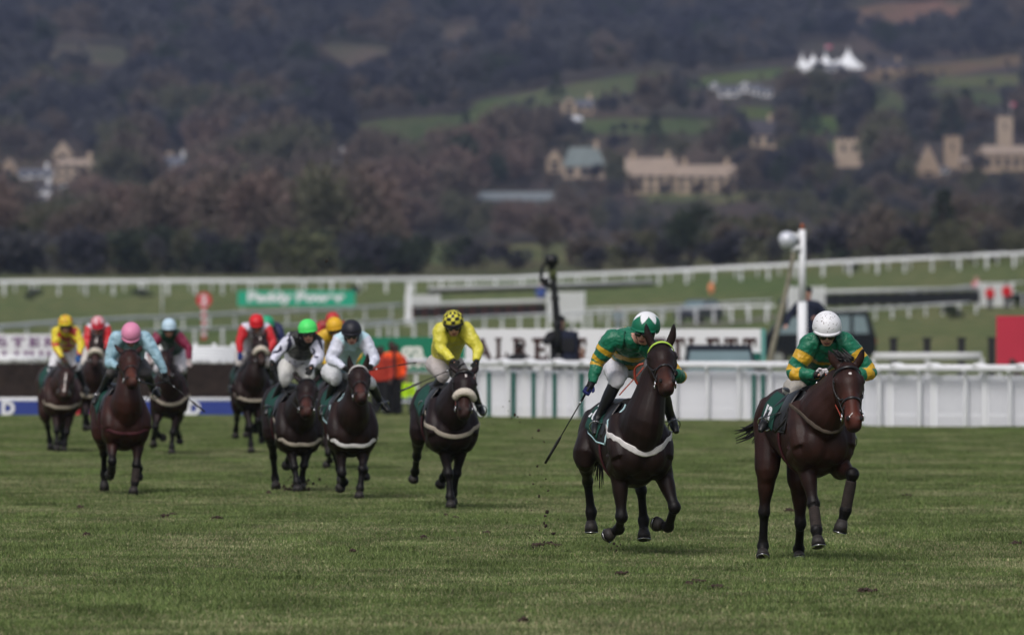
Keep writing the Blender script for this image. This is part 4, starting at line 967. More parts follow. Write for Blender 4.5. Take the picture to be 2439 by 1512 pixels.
        if key in S.get('boots', ()):
            bb = MB(root_o); bb.tube([kn.lerp(ft, .18), kn.lerp(ft, .5), kn.lerp(ft, .85), kn.lerp(ft, 1.02)], [.050, .052, .052, .058], seg=14, hint=e2); bb.build('leg_boot', BOOTW, e)
    body = T.fuse('body', COAT, e, vx, 7, soft=True)
    bv = BVHTree.FromPolygons([v.co for v in body.data.vertices], [tuple(p.vertices) for p in body.data.polygons])
    def snap(p, off=.008):
        r_ = bv.find_nearest(p - root_o); return r_[0] + root_o + r_[1] * off, r_[1]
    def band(pts, width, m, nm, wdir, off=.01, sub=3, parent=None, rr=.007, relax=0):
        """strap lying on the coat: flattened tube through snapped points"""
        q = []
        for i in range(len(pts) - 1):
            for j in range(sub): q.append(pts[i].lerp(pts[i + 1], j / sub))
        q.append(pts[-1]); q = [snap(x, off)[0] for x in q]
        for _i in range(relax):
            q = [q[0]] + [q[i] * .5 + (q[i - 1] + q[i + 1]) * .25 for i in range(1, len(q) - 1)] + [q[-1]]
        if relax: q = [x if (x - snap(x, 0)[0]).dot(snap(x, 0)[1]) > off * .5 else snap(x, off)[0] for x in q]
        return MB(root_o).tube(q, [(width / 2, rr)] * len(q), seg=8, hint=wdir, sub=1, straight=True).build(nm, m, parent or e)
    # eyes, nostrils
    for s in (-1, 1):
        MB(root_o).ball(Hd(.265, .092 * s, -.010), .024, 12, 8).build('eye', EYEM, e)
        p_, n_ = snap(Hd(.925, .045 * s, .03), .0)
        MB(root_o).ball(p_, (.015, .028, .014), 10, 6, ax=(sid, a, nn)).build('nostril', NOSM, e)
    # markings
    for (t0, t1, wd, lat) in S.get('marks', ()):
        K_ = 7; mk = MB(root_o); prev = None
        for i in range(K_ + 1):
            u = i / K_; t = t0 + (t1 - t0) * u; ww = wd * (math.sin(math.pi * (.12 + .76 * u)) * (.8 + .35 * noise.noise(Vector((i * 1.3, t0 * 9, 1)))))
            L_, R_ = snap(Hd(t, lat - ww, .12), .004)[0], snap(Hd(t, lat + ww, .12), .004)[0]; M_ = snap(Hd(t, lat, .12), .005)[0]
            if prev: mk.quad(prev[0], prev[1], M_, L_); mk.quad(prev[1], prev[2], R_, M_)
            prev = (L_, M_, R_)
        mk.build('white_marking', WHITEM, e)
    # mane and forelock
    rr = random.Random(int(Yc * 10)); mn = MB(root_o)
    for i in range(46):
        u = rr.random(); c0 = n1.lerp(n3, u * 1.0); p0 = snap(c0 + (n2 - n0).cross(e2).normalized() * (.3 if (n2 - n0).cross(e2).dot(Vector((0, 0, 1))) > 0 else -.3), .0)[0]
        sd = S.get('maneside', 1); d1 = e2 * sd * rr.uniform(.03, .09) + Vector((rr.uniform(-.02, .02), rr.uniform(-.02, .04), rr.uniform(-.10, .03)))
        mn.tube([p0, p0 + d1 * .5 + Vector((0, 0, .025)), p0 + d1], [(.016, .01), (.013, .008), (.003, .003)], seg=5, hint=e1, sub=2)
    if S.get('tuft'):
        for i in range(36):
            u = rr.random(); p0 = Hd(-.02 - .12 * rr.random(), rr.uniform(-.05, .05), rr.uniform(-.05, .01)); d1 = Vector((-.10 * S['tuft'] * rr.uniform(.3, 1.3), rr.uniform(-.02, .06), rr.uniform(.02, .10)))
            mn.tube([p0, p0 + d1 * .5, p0 + d1], [.014, .011, .003], seg=5, sub=2)
    mn.build('mane', HAIRB, e)['kind'] = 'stuff'
    tl = MB(root_o); t0_ = W(-.90, 0, 1.36); tx = S.get('tail')
    for i in range(30):
        en = (W(-1.25, rr.uniform(-.10, .10), rr.uniform(.62, 1.0)) if not tx else unproj(*C(tx), t0_.y + .35) + Vector((rr.uniform(-.02, .16), rr.uniform(-.1, .1), rr.uniform(-.12, .04))))
        mdp = t0_.lerp(en, .5) + Vector((rr.uniform(-.03, .03), .06, .06 if not tx else rr.uniform(-.10, .0)))
        tl.tube([t0_, mdp, en], [.02, .017 if not tx else .012, .003], seg=5, sub=3)
    tl.build('tail', HAIRB, e)['kind'] = 'stuff'
    # tack: bridle
    det = S.get('vox', .014) < .0145
    def hring(t, off, r, m, nm, a0=-150, a1=150, wid=None, par=None):
        w, d, o = [np.interp(t, [h[0] for h in HS], [h[i] for h in HS]) for i in (1, 2, 3)]
        pts = []
        for i in range(17):
            w_ = math.radians(a0 + (a1 - a0) * i / 16); pts.append(Hd0(t, math.sin(w_) * (w + off), o + math.cos(w_) * (d + off)))
        return MB(root_o).tube(pts, [(wid or r, r)] * 17, seg=8, hint=a, sub=1, straight=True).build(nm, m, par or e)
    BRB = S.get('browband', LEATH)
    br = hring(.11, .007, .006, BRB, 'browband', -95, 95, .013)
    for s in (-1, 1):
        pts = [snap(Hd(t, s * .12, z), .006)[0] for t, z in ((.0, -.06), (.16, -.055), (.35, -.055), (.55, -.05), (.76, -.05))]
        MB(root_o).tube(pts, [(.010, .005)] * 5, seg=6, hint=nn, sub=2).build('cheek_strap', LEATH, br)
    if S.get('fleece'):
        hring(.60, .028, .042, FLEECE, 'sheepskin_noseband', -72, 72, .05)
    else:
        hring(.60, .005, .006, LEATH, 'noseband', -170, 170, .013)
        if S.get('grackle'):
            for s in (-1, 1):
                MB(root_o).tube([snap(Hd(t, s * y, .1 if abs(y) < .05 else -.03), .007)[0] for t, y in ((.46, .11), (.53, .07), (.60, .0), (.68, -.05), (.76, -.09))], [(.011, .006)] * 5, seg=6, hint=a, sub=2).build('crossed_noseband', LEATH, br)
    bits = []
    for s in (-1, 1):
        bp0 = Hd(.78, s * .072, -.06); bits.append(bp0); n_ = 14
        MB(root_o).tube([bp0 + a * (.034 * math.cos(2 * math.pi * i / n_)) + nn * (.034 * math.sin(2 * math.pi * i / n_)) for i in range(n_ + 1)], [.006] * (n_ + 1), seg=6, hint=sid, sub=1, straight=True).build('bit_ring', STEEL, br)
    # breast girth
    gm = {'white': WEBW, 'cream': WEBC, 'mud': WEBB, 'red': WEBR}.get(S.get('girth'))
    if gm:
        zf = S.get('girthz', 1.14); pts = []
        for i in range(15):
            th = math.radians(-108 + 216 * i / 14); pts.append(W(.30 + .50 * math.cos(th), .30 * math.sin(th), zf + .30 * (abs(th) / 1.9) ** 1.25))
        band(pts, S.get('girthw', .052), gm, 'breast_girth', e3, .006, 3, None, .005, relax=22)
    band([W(.18, .34 * math.sin(t_), 1.14 + .42 * math.cos(t_)) for t_ in [math.radians(60 + 240 * i / 14) for i in range(15)]], .07, S.get('girthm', WEBR), 'saddle_girth', e1, .006, 2)
    # number cloth, saddle
    def trunk_pt(x, th, off):
        z0_, w_, h_ = [np.interp(x, [q[0] for q in TR], [q[i] for q in TR]) for i in (1, 2, 3)]
        return W(x, math.sin(th) * w_, z0_ + math.cos(th) * h_)
    def cloth(x0, x1, t0, t1, m, nm, off, par=None, rim=None):
        NX, NT = 12, 16; b = MB(root_o)
        idx = []
        for s in (-1, 1):
            g_ = []
            for i in range(NX + 1):
                for j in range(NT + 1):
                    p_ = trunk_pt(x0 + (x1 - x0) * i / NX, s * math.radians(t0 + (t1 - t0) * j / NT), 0); q_, n_ = snap(p_ + (p_ - W((x0 + x1) / 2, 0, 1.15)).normalized() * .04, off); g_.append(len(b.v)); b.v.append(q_)
            for i in range(NX):
                for j in range(NT):
                    A_ = g_[i * (NT + 1) + j]; b.f.append((A_, A_ + 1, A_ + NT + 2, A_ + NT + 1)); b.smooth.append(True)
            if rim and s == -1:
                for ii in (0, NX): MB(root_o).tube([b.v[g_[ii * (NT + 1) + j]] for j in range(NT + 1)], [.009] * (NT + 1), seg=6, sub=1, straight=True).build('piping', rim, e)
                MB(root_o).tube([b.v[g_[i * (NT + 1) + NT]] for i in range(NX + 1)], [.009] * (NX + 1), seg=6, sub=1, straight=True).build('piping', rim, e)
        o_ = b.build(nm, m, par or e); md = o_.modifiers.new('thick', 'SOLIDIFY'); md.thickness = .008; md.offset = 0; return o_
    if S.get('pad'): cloth(-.28, .30, 8, 84, BLKCLOTH, 'saddle_pad', .012, None, S.get('pad'))
    nc = cloth(*S.get('cloth', (-.40, .10, 10, 80)), CLOTHG, 'number_cloth', .024)
    if S.get('num'):
        tm = text_mesh(S['num'], .30, .004, .012); nb_ = MB(root_o)
        me2 = tm; s = -1
        xs0, xs1, ts0, ts1 = S.get('numbox', (-.36, -.12, 60, 30))
        mx_ = max(v.co.x for v in me2.vertices); mz_ = max(v.co.z for v in me2.vertices); zm_ = min(v.co.z for v in me2.vertices); mn_ = min(v.co.x for v in me2.vertices)
        for v in me2.vertices:
            u = (v.co.x - mn_) / (mx_ - mn_); w_ = (v.co.z - zm_) / (mz_ - zm_)
            x_ = xs0 + (xs1 - xs0) * u; th = s * math.radians(ts0 + (ts1 - ts0) * w_)
            p_ = trunk_pt(x_, th, 0); q_, n_ = snap(p_ + (p_ - W(x_, 0, 1.15)).normalized() * .05, .036 if v.co.y < 0 else .030)
            v.co = q_ - root_o
        me2.materials.append(WPRINT); obj('number', me2, None, nc)
    sd_ = MB(root_o); sd_.tube([W(-.24, 0, 1.55), W(-.10, 0, 1.545), W(.08, 0, 1.53), W(.24, 0, 1.575)], [(.15, .025), (.17, .03), (.14, .03), (.10, .035)], seg=12, hint=e2)
    for s in (-1, 1): sd_.tube([W(.10, .13 * s, 1.53), W(.16, .23 * s, 1.40), W(.16, .285 * s, 1.24)], [(.13, .018), (.12, .016), (.08, .014)], seg=10, hint=e1)
    sd_.build('saddle', LEATH, e)
    return dict(e=e, W=W, Hd=Hd, e1=e1, e2=e2, e3=e3, bits=bits, root=root_o, snap=snap, J=J, a=a, sid=sid, nn=nn)

# ------------------------------------------------------------------ riders
SKIN = mat('skin', rough=.5, var=.10, scale=14, attr=True, spec=.35); SILK = mat('racing_silk', rough=.42, var=.10, scale=7, attr=True, spec=.45, sheen=.1, bump=.55, bscale=22)
BREECH = mat('white_breeches', rough=.6, var=.10, scale=9, attr=True, bump=.3, bscale=14); BOOTL = mat('riding_boot', (0.010, 0.010, 0.011), .32, .3, 9, spec=.5, bump=.15)
GLOVEM = mat('glove', rough=.7, var=.2, scale=20, attr=True); CAPM = mat('helmet_silk', rough=.5, var=.06, scale=9, attr=True, spec=.4, bump=.2, bscale=16)
GOGF = mat('goggle_frame', (0.010, 0.010, 0.010), .4, .1, 5); GOGL = mat('goggle_lens', (0.03, 0.028, 0.02), .08, .2, 5, spec=.9, coat=.5); SKF = (0.58, 0.31, 0.24)
def hand(M, wr, tip, thumb_dir, col, r=1.0, palm_n=None):
    """palm and five unequal curled fingers closed round what they hold"""
    d = (tip - wr).normalized(); s = (thumb_dir - d * thumb_dir.dot(d)).normalized(); n = d.cross(s)
    if palm_n is not None and n.dot(palm_n) < 0: n = -n
    M.tube([wr, wr + d * .035, wr + d * .085], [(.026, .022), (.038, .018), (.042, .017)], seg=12, hint=s, cols=col)
    for i, (off, L) in enumerate(((.030, .072), (.010, .080), (-.011, .074), (-.031, .060))):
        b0 = wr + d * .08 + s * off; p1 = b0 + d * (L * .42) + n * .006; p2 = p1 + n * (L * .40) + d * .006; p3 = p2 - d * (L * .34) + n * .004
        M.tube([b0 - d * .02, p1, p2, p3], [.0098, .0095, .009, .0078], seg=8, sub=2, cols=col)
    b0 = wr + d * .03 + s * .03; p1 = b0 + s * .022 + d * .025 + n * .01; p2 = p1 + d * .02 + n * .028 - s * .006
    M.tube([b0, p1, p2], [.013, .0115, .009], seg=8, sub=2, cols=col)
    return wr + d * .095 + n * .018
def build_rider(S, Hh):
    C = lambda p: cm(S['crop'], p); W = Hh['W']; e1, e2 = Hh['e1'], Hh['e2']; vx = S.get('vox', .014) * .62
    Yh = W(S.get('headx', .42), 0, 1.5).y; Yp = W(S.get('pelx', -.40), 0, 1.5).y
    hc = unproj(*C(S['cap']), Yh); pv = unproj(*C(S['pelvis']), Yp); o = Vector((pv.x, pv.y, pv.z))
    e = empty('person', o); tag(e, S['rlabel'], 'jockey')
    # head frame
    fc = unproj(*C(S['face']), Yh); d0 = (fc - hc).normalized(); p = math.radians(S.get('pitch', 25)); back = Vector((0, 1, 0))
    lat = d0.cross(back).normalized()      # image right when d0 is down
    if lat.x < 0: lat = -lat
    fwd = (-back) * math.cos(p) + d0 * math.sin(p); dn = d0 * math.cos(p) + back * math.sin(p); up = -dn
    yaw = math.radians(S.get('yaw', 0)); Ry = Matrix.Rotation(yaw, 3, up); fwd = Ry @ fwd; lat = Ry @ lat
    hd = hc + dn * .052
    HP = lambda x, y, z: hd + lat * x + fwd * y + up * z
    nb = unproj(*C(S['neck']), Yh + .13) if 'neck' in S else hd + dn * .12 - fwd * .10
    shl = step(nb, C(S['sh'][0]), .20, -.2); shr = step(nb, C(S['sh'][1]), .20, -.2)
    arms = []
    for sh, q, s in ((shl, S['al'], -1), (shr, S['ar'], 1)):
        el = step(sh, C(q[0]), .30, q[3][0]); wr = step(el, C(q[1]), .26, q[3][1]); ha = step(wr, C(q[2]), .09, q[3][2] if len(q[3]) > 2 else .3); arms.append((sh, el, wr, ha))
    legs = []
    for q, s in ((S['ll'], -1), (S['lr'], 1)):
        hip = pv + e2 * (.10 * s) + Vector((0, 0, -.02)); kn = step(hip, C(q[0]), .42, 1); ank = step(kn, C(q[1]), .40, -1); toe = step(ank, C(q[2]), .17, 1 if len(q) < 4 else q[3]); legs.append((hip, kn, ank, toe))
    ch = nb.lerp(pv, .28); wa = nb.lerp(pv, .68); tn = (pv - nb).normalized()
    bend = Vector((0, .06, .05)); ch = ch + bend * .8; wa = wa + bend
    tl_ = (shr - shl).normalized()
    # continuous body
    B = MB(o); sk = S.get('skin', SKF); hr_ = (0.03, 0.018, 0.012)
    B.ball(HP(0, -.01, .02), (.074, .092, .09), 20, 14, ax=(lat, fwd, up), col=sk)
    B.tube([HP(0, .025, .0), HP(0, .034, -.06), HP(0, .044, -.118)], [(.068, .068), (.060, .060), (.036, .032)], seg=14, hint=lat, cols=sk)       # face and jaw
    B.tube([HP(0, .085, -.005), HP(0, .108, -.035), HP(0, .088, -.048)], [(.010, .010), (.017, .015), (.014, .010)], seg=8, hint=lat, sub=2, cols=tuple(q * 1.05 for q in sk))   # nose
    B.tube([HP(-.028, .078, -.072), HP(0, .09, -.069), HP(.028, .078, -.072)], [.007, .009, .007], seg=8, cols=(0.36, 0.12, 0.10)); B.tube([HP(-.022, .076, -.085), HP(0, .086, -.086), HP(.022, .076, -.085)], [.007, .009, .007], seg=8, cols=(0.36, 0.12, 0.10))
    for s in (-1, 1):
        B.ball(HP(.042 * s, .062, -.035), (.022, .018, .022), ax=(lat, fwd, up), col=tuple(min(1, q * k_) for q, k_ in zip(sk, (1.1, .92, .9))))
        B.ball(HP(.076 * s, -.005, -.02), (.010, .022, .032), ax=(lat, fwd, up), col=sk)
    B.tube([HP(0, -.02, -.04), nb.lerp(hd, .35), nb, ch], [.052, .053, .06, .07], seg=12, hint=lat, cols=sk)
    B.tube([nb, ch, wa, pv], [(.10, .08), (.14, .10), (.115, .085), (.13, .10)], seg=14, hint=tl_, cols=sk)
    for sh, el, wr, ha in arms: B.tube([nb.lerp(sh, .5), sh, el, wr, wr.lerp(ha, .5)], [.05, .050, .032, .020, .016], seg=10, cols=sk)
    for hip, kn, ank, toe in legs: B.tube([pv.lerp(hip, .5), hip, hip.lerp(kn, .5), kn, kn.lerp(ank, .4), ank, toe], [.07, .085, .07, .046, .046, .032, .025], seg=10, cols=sk)
    B.fuse('body', SKIN, e, vx * (1.15 if S.get('hsz') == 1 else 1.45), 2)
    for s in (-1, 1):
        MB(o).ball(HP(.031 * s, .078, -.002), .0115, 10, 8).build('eye', mat('eye_white', (.65, .62, .58), .2, .05, 5), e)
    if S.get('mouth', True): MB(o).tube([HP(-.022, .089, -.078), HP(0, .0975, -.078), HP(.022, .089, -.078)], [(.003, .004)] * 3, seg=6, sub=2).build('mouth', mat('mouth_dark', (.05, .01, .01), .5, .1, 5), e)
    Hn = MB(o); Hn.tube([HP(0, -.03, .0), HP(0, -.03, -.06), HP(0, -.04, -.11)], [(.090, .078), (.086, .074), (.06, .055)], seg=16, hint=lat)
    Hn.build('helmet_harness', GOGF, e)
    # jersey
    j1 = S['silk']; jc = S.get('silkf'); slv = S.get('sleevef')
    Jm = MB(o); tf = (lambda t: jc(t)) if jc else (lambda t: j1); sf = (lambda t: slv(t)) if slv else (lambda t: S.get('sleeve', j1))
    Jm.tube([nb + (hd - nb).normalized() * .04, nb, nb.lerp(ch, .5), ch, wa, pv.lerp(wa, .25)], [(.062, .058), (.10, .085), (.175, .135), (.205, .155), (.18, .145), (.15, .12)], seg=20, hint=tl_, sub=8, cols=tf)
    for sh, el, wr, ha in arms:
        Jm.tube([nb.lerp(sh, .45), sh, sh.lerp(el, .5), el, el.lerp(wr, .5), wr], [.095, .098, .088, .068, .058, .041], seg=14, sub=8, cols=lambda t: sf((t - .2) / .8) if t > .2 else tf(.35))
    Jm.fuse('jersey', SILK, e, vx, 3, colfn=S.get('silkpat'), disp=.010, dscale=15)
    if S.get('bib'):
        c_, w_, l_ = S['bib']; b = MB(o); f_ = lambda p_: p_
        q = nb.lerp(wa, .55) + Vector((0, -.16, 0)); b.ball(q, (w_, .03, l_), col=None); b.build('sponsor_patch', mat('patch_' + S['key'], c_, .6, .2, 20), e)
    # breeches
    bc = S.get('breech', (.62, .61, .60)); Bm = MB(o); Bm.tube([wa.lerp(pv, .55), pv, pv + tn * .05], [(.125, .10), (.155, .13), (.12, .10)], seg=16, hint=tl_, cols=bc)
    for hip, kn, ank, toe in legs:
        Bm.tube([pv.lerp(hip, .4), hip, hip.lerp(kn, .5), hip.lerp(kn, .85), kn, kn.lerp(ank, .16)], [.115, .125, .108, .085, .074, .062], seg=14, sub=5, cols=bc)
    Bm.fuse('breeches', BREECH, e, vx, 3, colfn=S.get('breechpat'), disp=.006, dscale=14)
    for hip, kn, ank, toe in legs:
        b = MB(o); b.tube([kn.lerp(ank, .10), kn.lerp(ank, .35), kn.lerp(ank, .8), ank], [.064, .062, .045, .046], seg=14, cols=(0, 0, 0))
        fd = (toe - ank); b.tube([ank + (kn - ank).normalized() * .03, ank + fd * .25, ank + fd * .75, toe + fd * .25], [(.046, .046), (.044, .05), (.043, .036), (.026, .02)], seg=12, hint=e2, cols=(0, 0, 0))
        b.S = []; b.fuse('boot', BOOTL, e, vx * 1.1, 2)
    # stirrups belong to the horse
    for hip, kn, ank, toe in legs:
        c_ = ank.lerp(toe, .62); b = MB(Hh['root']); u_ = Vector((0, 0, 1)); f2 = (toe - ank).normalized(); s2 = f2.cross(u_).normalized() if abs(f2.z) < .9 else e2; u2 = s2.cross(f2).normalized()
        if u2.z < 0: u2 = -u2
        pts = [c_ + s2 * (.058 * math.cos(w_)) + u2 * (.075 * math.sin(w_) - .0) - u2 * (.035 if math.sin(w_) < -.1 else 0) * 0 for w_ in [2 * math.pi * i / 18 for i in range(19)]]
        b.tube(pts, [.007] * 19, seg=6, hint=f2, sub=1, straight=True); so = b.build('stirrup', STEEL, Hh['e'])
        tp = c_ + u2 * .075; MB(Hh['root']).tube([tp, Hh['snap'](W(.14, .27 * (1 if (tp - W(0, 0, 1)).dot(e2) > 0 else -1), 1.36), .02)[0]], [(.012, .004)] * 2, seg=6, hint=e1, straight=True).build('stirrup_leather', LEATH, so)
    # gloves
    grips = []; gcs = S.get('glove', ((.01, .01, .01),) * 2)
    for (sh, el, wr, ha), gc, s in zip(arms, gcs, (-1, 1)):
        b = MB(o); th = Vector((0, -.3, 1)) if abs((ha - wr).normalized().z) < .7 else Vector((-s, 0, 0))
        b.tube([wr.lerp(el, .16), wr.lerp(ha, .35)], [.041, .034], seg=12, cols=S.get('cuff', gc)); g_ = hand(b, wr, ha, th, gc, palm_n=Vector((0, -.4, -1)) if abs((ha - wr).normalized().z) < .7 else Vector((-s, -.3, 0)))
        b.fuse('glove', GLOVEM, e, min(vx, .0062), 1); grips.append(g_)
    # helmet
    c1 = S['capc']; hm = MB(o); cf = S.get('capf'); HZ = S.get('hsz', .93); K1, K2 = (96, 56) if HZ == 1 else (48, 30)
    hcen = HP(0, -.012, .052); n0_ = 0
    ccols = []
    for i in range(K2 + 1):
        th = math.radians(112) * i / K2
        for k_ in range(K1):
            ph = 2 * math.pi * k_ / K1; ex = 1.0 + (.02 if th > 1.6 else 0)
            v_ = (.126 * HZ * math.sin(th) * math.cos(ph) * ex, .152 * HZ * math.sin(th) * math.sin(ph) * ex, .128 * HZ * math.cos(th))
            cut = max(0, -v_[2] - .006) if math.sin(ph) > .35 else 0
            hm.v.append(hcen + lat * v_[0] + fwd * v_[1] + up * (v_[2] + cut)); ccols.append(cf(th, ph) if cf else c1)
    for i in range(K2):
        for k_ in range(K1):
            a_ = i * K1 + k_; b_ = i * K1 + (k_ + 1) % K1; hm.f.append((a_, a_ + K1, b_ + K1, b_)); hm.smooth.append(True)
    nv = len(hm.v); pk = []
    pc_ = S.get('peakc', c1)
    for k_ in range(13):      # peak
        ph = math.radians(28 + 124 * k_ / 12)
        for r_, z_ in ((1.0, -.010), (1.10 + .10 * math.sin(ph) ** 2, -.024), (1.0, -.024)):
            hm.v.append(hcen + lat * (.126 * HZ * math.cos(ph) * r_) + fwd * (.152 * HZ * math.sin(ph) * r_) + up * z_); ccols.append(pc_)
    for k_ in range(12):
        for j in range(2):
            a_ = nv + k_ * 3 + j; hm.f.append((a_, a_ + 1, a_ + 4, a_ + 3)); hm.smooth.append(True)
    me = hm.mesh('helmet'); at_ = me.color_attributes.new('Col', 'FLOAT_COLOR', 'POINT'); at_.data.foreach_set('color', np.array([list(c_)[:3] + [1] for c_ in ccols], np.float32).ravel())
    ho = obj('helmet', me, CAPM, e); md = ho.modifiers.new('t', 'SOLIDIFY'); md.thickness = .006
    for s in (-1, 1): MB(o).tube([HP(.092 * s, .0, .0), HP(.078 * s, .01, -.06), HP(.03 * s, .03, -.115)], [(.02, .006), (.012, .004), (.010, .004)], seg=6, hint=fwd).build('chin_strap', GOGF, ho)
    MB(o).tube([HP(math.sin(w_) * .088, math.cos(w_) * .098 - .005, -.008) for w_ in [math.radians(-95 + 190 * i / 16) for i in range(17)]], [(.010, .020)] * 17, seg=8, hint=fwd, sub=1, straight=True).build('goggle_strap', GOGF, e)
    for s in (-1, 1): MB(o).ball(HP(.035 * s, .096, -.012), (.038, .020, .026), 16, 10, ax=(lat, fwd, up)).build('goggle_lens', GOGL if S.get('gog', True) else GLASS_D, e)
    # reins
    for s, bt, g_ in zip((-1, 1), Hh['bits'], grips if S.get('bothreins', True) else (grips[S.get('reinhand', 1)],) * 2):
        bt2 = bt; md_ = bt2.lerp(g_, .5) + Vector((0, 0, -.05)); rm = S.get('reinm', LEATH)
        MB(Hh['root']).tube([bt2, bt2.lerp(md_, .6), md_, md_.lerp(g_, .6), g_], [(.009, .005)] * 5, seg=6, hint=Vector((0, 0, 1)), sub=3).build('rein', rm, Hh['e'])
    if S.get('loop'):
        for lp in S['loop']:
            Yl = W(.62, 0, 1).y; pp = [unproj(*C(q_), Yl - .12 * i_ / len(lp)) for i_, q_ in enumerate(lp)]
            MB(Hh['root']).tube(pp, [(.012, .006)] * len(pp), seg=6, hint=Vector((1, 0, 1)), sub=4).build('rein', RLEATH, Hh['e'])
    if S.get('whip'):
        hi, tipp, Lw = S['whip']; g_ = grips[hi]; tp = step(g_, C(tipp), Lw, S.get('whips', .4)); dw = (tp - g_).normalized(); w_e = empty('whip', g_); tag(w_e, S['wlabel'], 'whip')
        MB(g_).tube([g_ - dw * .09, g_ + dw * .10], [.012, .010], seg=10, straight=True).build('handle', BLKCLOTH, w_e)
        MB(g_).tube([g_ + dw * .10, g_ + dw * (Lw * .62)], [.007, .005], seg=8, straight=True).build('shaft', LEATH, w_e)
        MB(g_).tube([g_ + dw * (Lw * .62), g_ + dw * (Lw * .7), g_ + dw * Lw], [(.008, .005), (.014, .007), (.012, .005)], seg=8, sub=2).build('flap', LEATH, w_e)
        MB(g_).tube([g_ + dw * .11, g_ + dw * .135], [.0095, .0095], seg=8, straight=True).build('collar', STEEL, w_e)
    return e
# ------------------------------------------------------------------ the field, pose by pose
CA = dict(ox=2600, oy=1150, k=1.512); CB = dict(ox=1960, oy=1150, k=1.543); CC = dict(ox=1480, oy=1120, k=1.8)
CD = dict(ox=940, oy=1150, k=1.964); CE = dict(ox=100, oy=1150, k=1.9636); CG = dict(ox=760, oy=1150, k=2.478)
GRN_ = (0.004, 0.145, 0.075); GLD = (0.62, 0.36, 0.018); WH = (0.74, 0.75, 0.80); BK = (0.008, 0.008, 0.010)
def stripes(base, col, rng): return lambda t: col if any(a <= t <= b for a, b in rng) else base
def spots(base, col, sc, thr, seed=0.0):
    def f(co, cols):
        out = cols.copy()
        for i, p_ in enumerate(co.tolist()):
            if noise.noise(Vector((p_[0] * sc + seed, p_[1] * sc, p_[2] * sc))) > thr and abs(cols[i][0] - base[0]) < .05: out[i] = col
        return out
    return f
def star_cap(th, ph):
    lim = math.radians(34 + 36 * abs(((ph / (2 * math.pi) * 6 + .5) % 1) * 2 - 1)); return (0.80, 0.81, 0.84) if th < lim else GRN_
def muddy(c, n, seed=3):
    r_ = random.Random(seed); P_ = [(r_.uniform(.2, 1.5), r_.uniform(.3, 2.85), r_.uniform(.008, .034)) for _ in range(n)]
    def f(th, ph):
        for a_, b_, s_ in P_:
            if (th - a_) ** 2 + ((ph - b_) * math.sin(th)) ** 2 < s_ * s_: return (0.12, 0.09, 0.075)
        return c
    return f
def check_cap(c1, c2, n, m):
    return lambda th, ph: c1 if (int(ph / (2 * math.pi) * n) + int(th / (math.pi / 2) * m)) % 2 == 0 else c2
FIELD = []
FIELD.append(dict(key='winner', hsz=1, crop=CA, Y=77.3, vox=.0118, coat=(0.044, 0.0165, 0.012), red=(0.13, 0.028, 0.014), muzcol=(0.022, 0.014, 0.013),
    chest=(752, 750), rump=(512, 690), poll=(872, 335), muzzle=(915, 668), ears=((764, 240), (964, 232)),
    fl=((640, 900), (682, 1120), (698, 1262), (706, 1342), (.6, 1, .3)), fr=((828, 905), (903, 950), (864, 1150), (830, 1262), (1, -1, -.6)),
    hl=((420, 890), (402, 1165), (395, 1355), (391, 1412), (-1, -.4, .5)), hr=((602, 950), (607, 1225), (598, 1375), (597, 1425), (-1, -1, .4)),
    boots=('fl', 'fr'), girthw=.042, girth='mud', girthz=1.27, marks=((.17, .23, .022, .004), (.86, .96, .014, -.03)), tail=(245, 705), num='13', numbox=(-.34, -.12, 84, 58), cloth=(-.40, .0, 30, 88), pad=LEATH, tuft=1, grackle=True,
    label='leading bay racehorse with a small white star, one foreleg raised, at the front right',
    rlabel='jockey in green and gold hoops with a mud spattered white cap',
    cap=(758, 112), face=(757, 240), neck=(760, 215), sh=((668, 205), (858, 205)), al=((566, 372), (690, 388), (745, 372), (.5, .9, .5)), ar=((1000, 372), (905, 402), (880, 395), (.5, .8, .3)),
    pelvis=(640, 455), ll=((590, 500), (425, 625), (388, 690)), lr=((850, 520), (890, 740), (893, 775)), pitch=24, silk=GRN_,
    silkf=stripes(GRN_, GLD, ((.44, .56), (.66, .76))), sleevef=stripes(GRN_, GLD, ((.17, .29), (.38, .49), (.56, .70))), capc=(.80, .80, .84), capf=muddy((.80, .80, .84), 52),
    breech=(.40, .37, .33), glove=((.66, .62, .64), BK), cuff=BK, reinm=RLEATH, whip=(0, (480, 690), .72), whips=-.4, wlabel='black whip held down along the shoulder of the leading horse'))
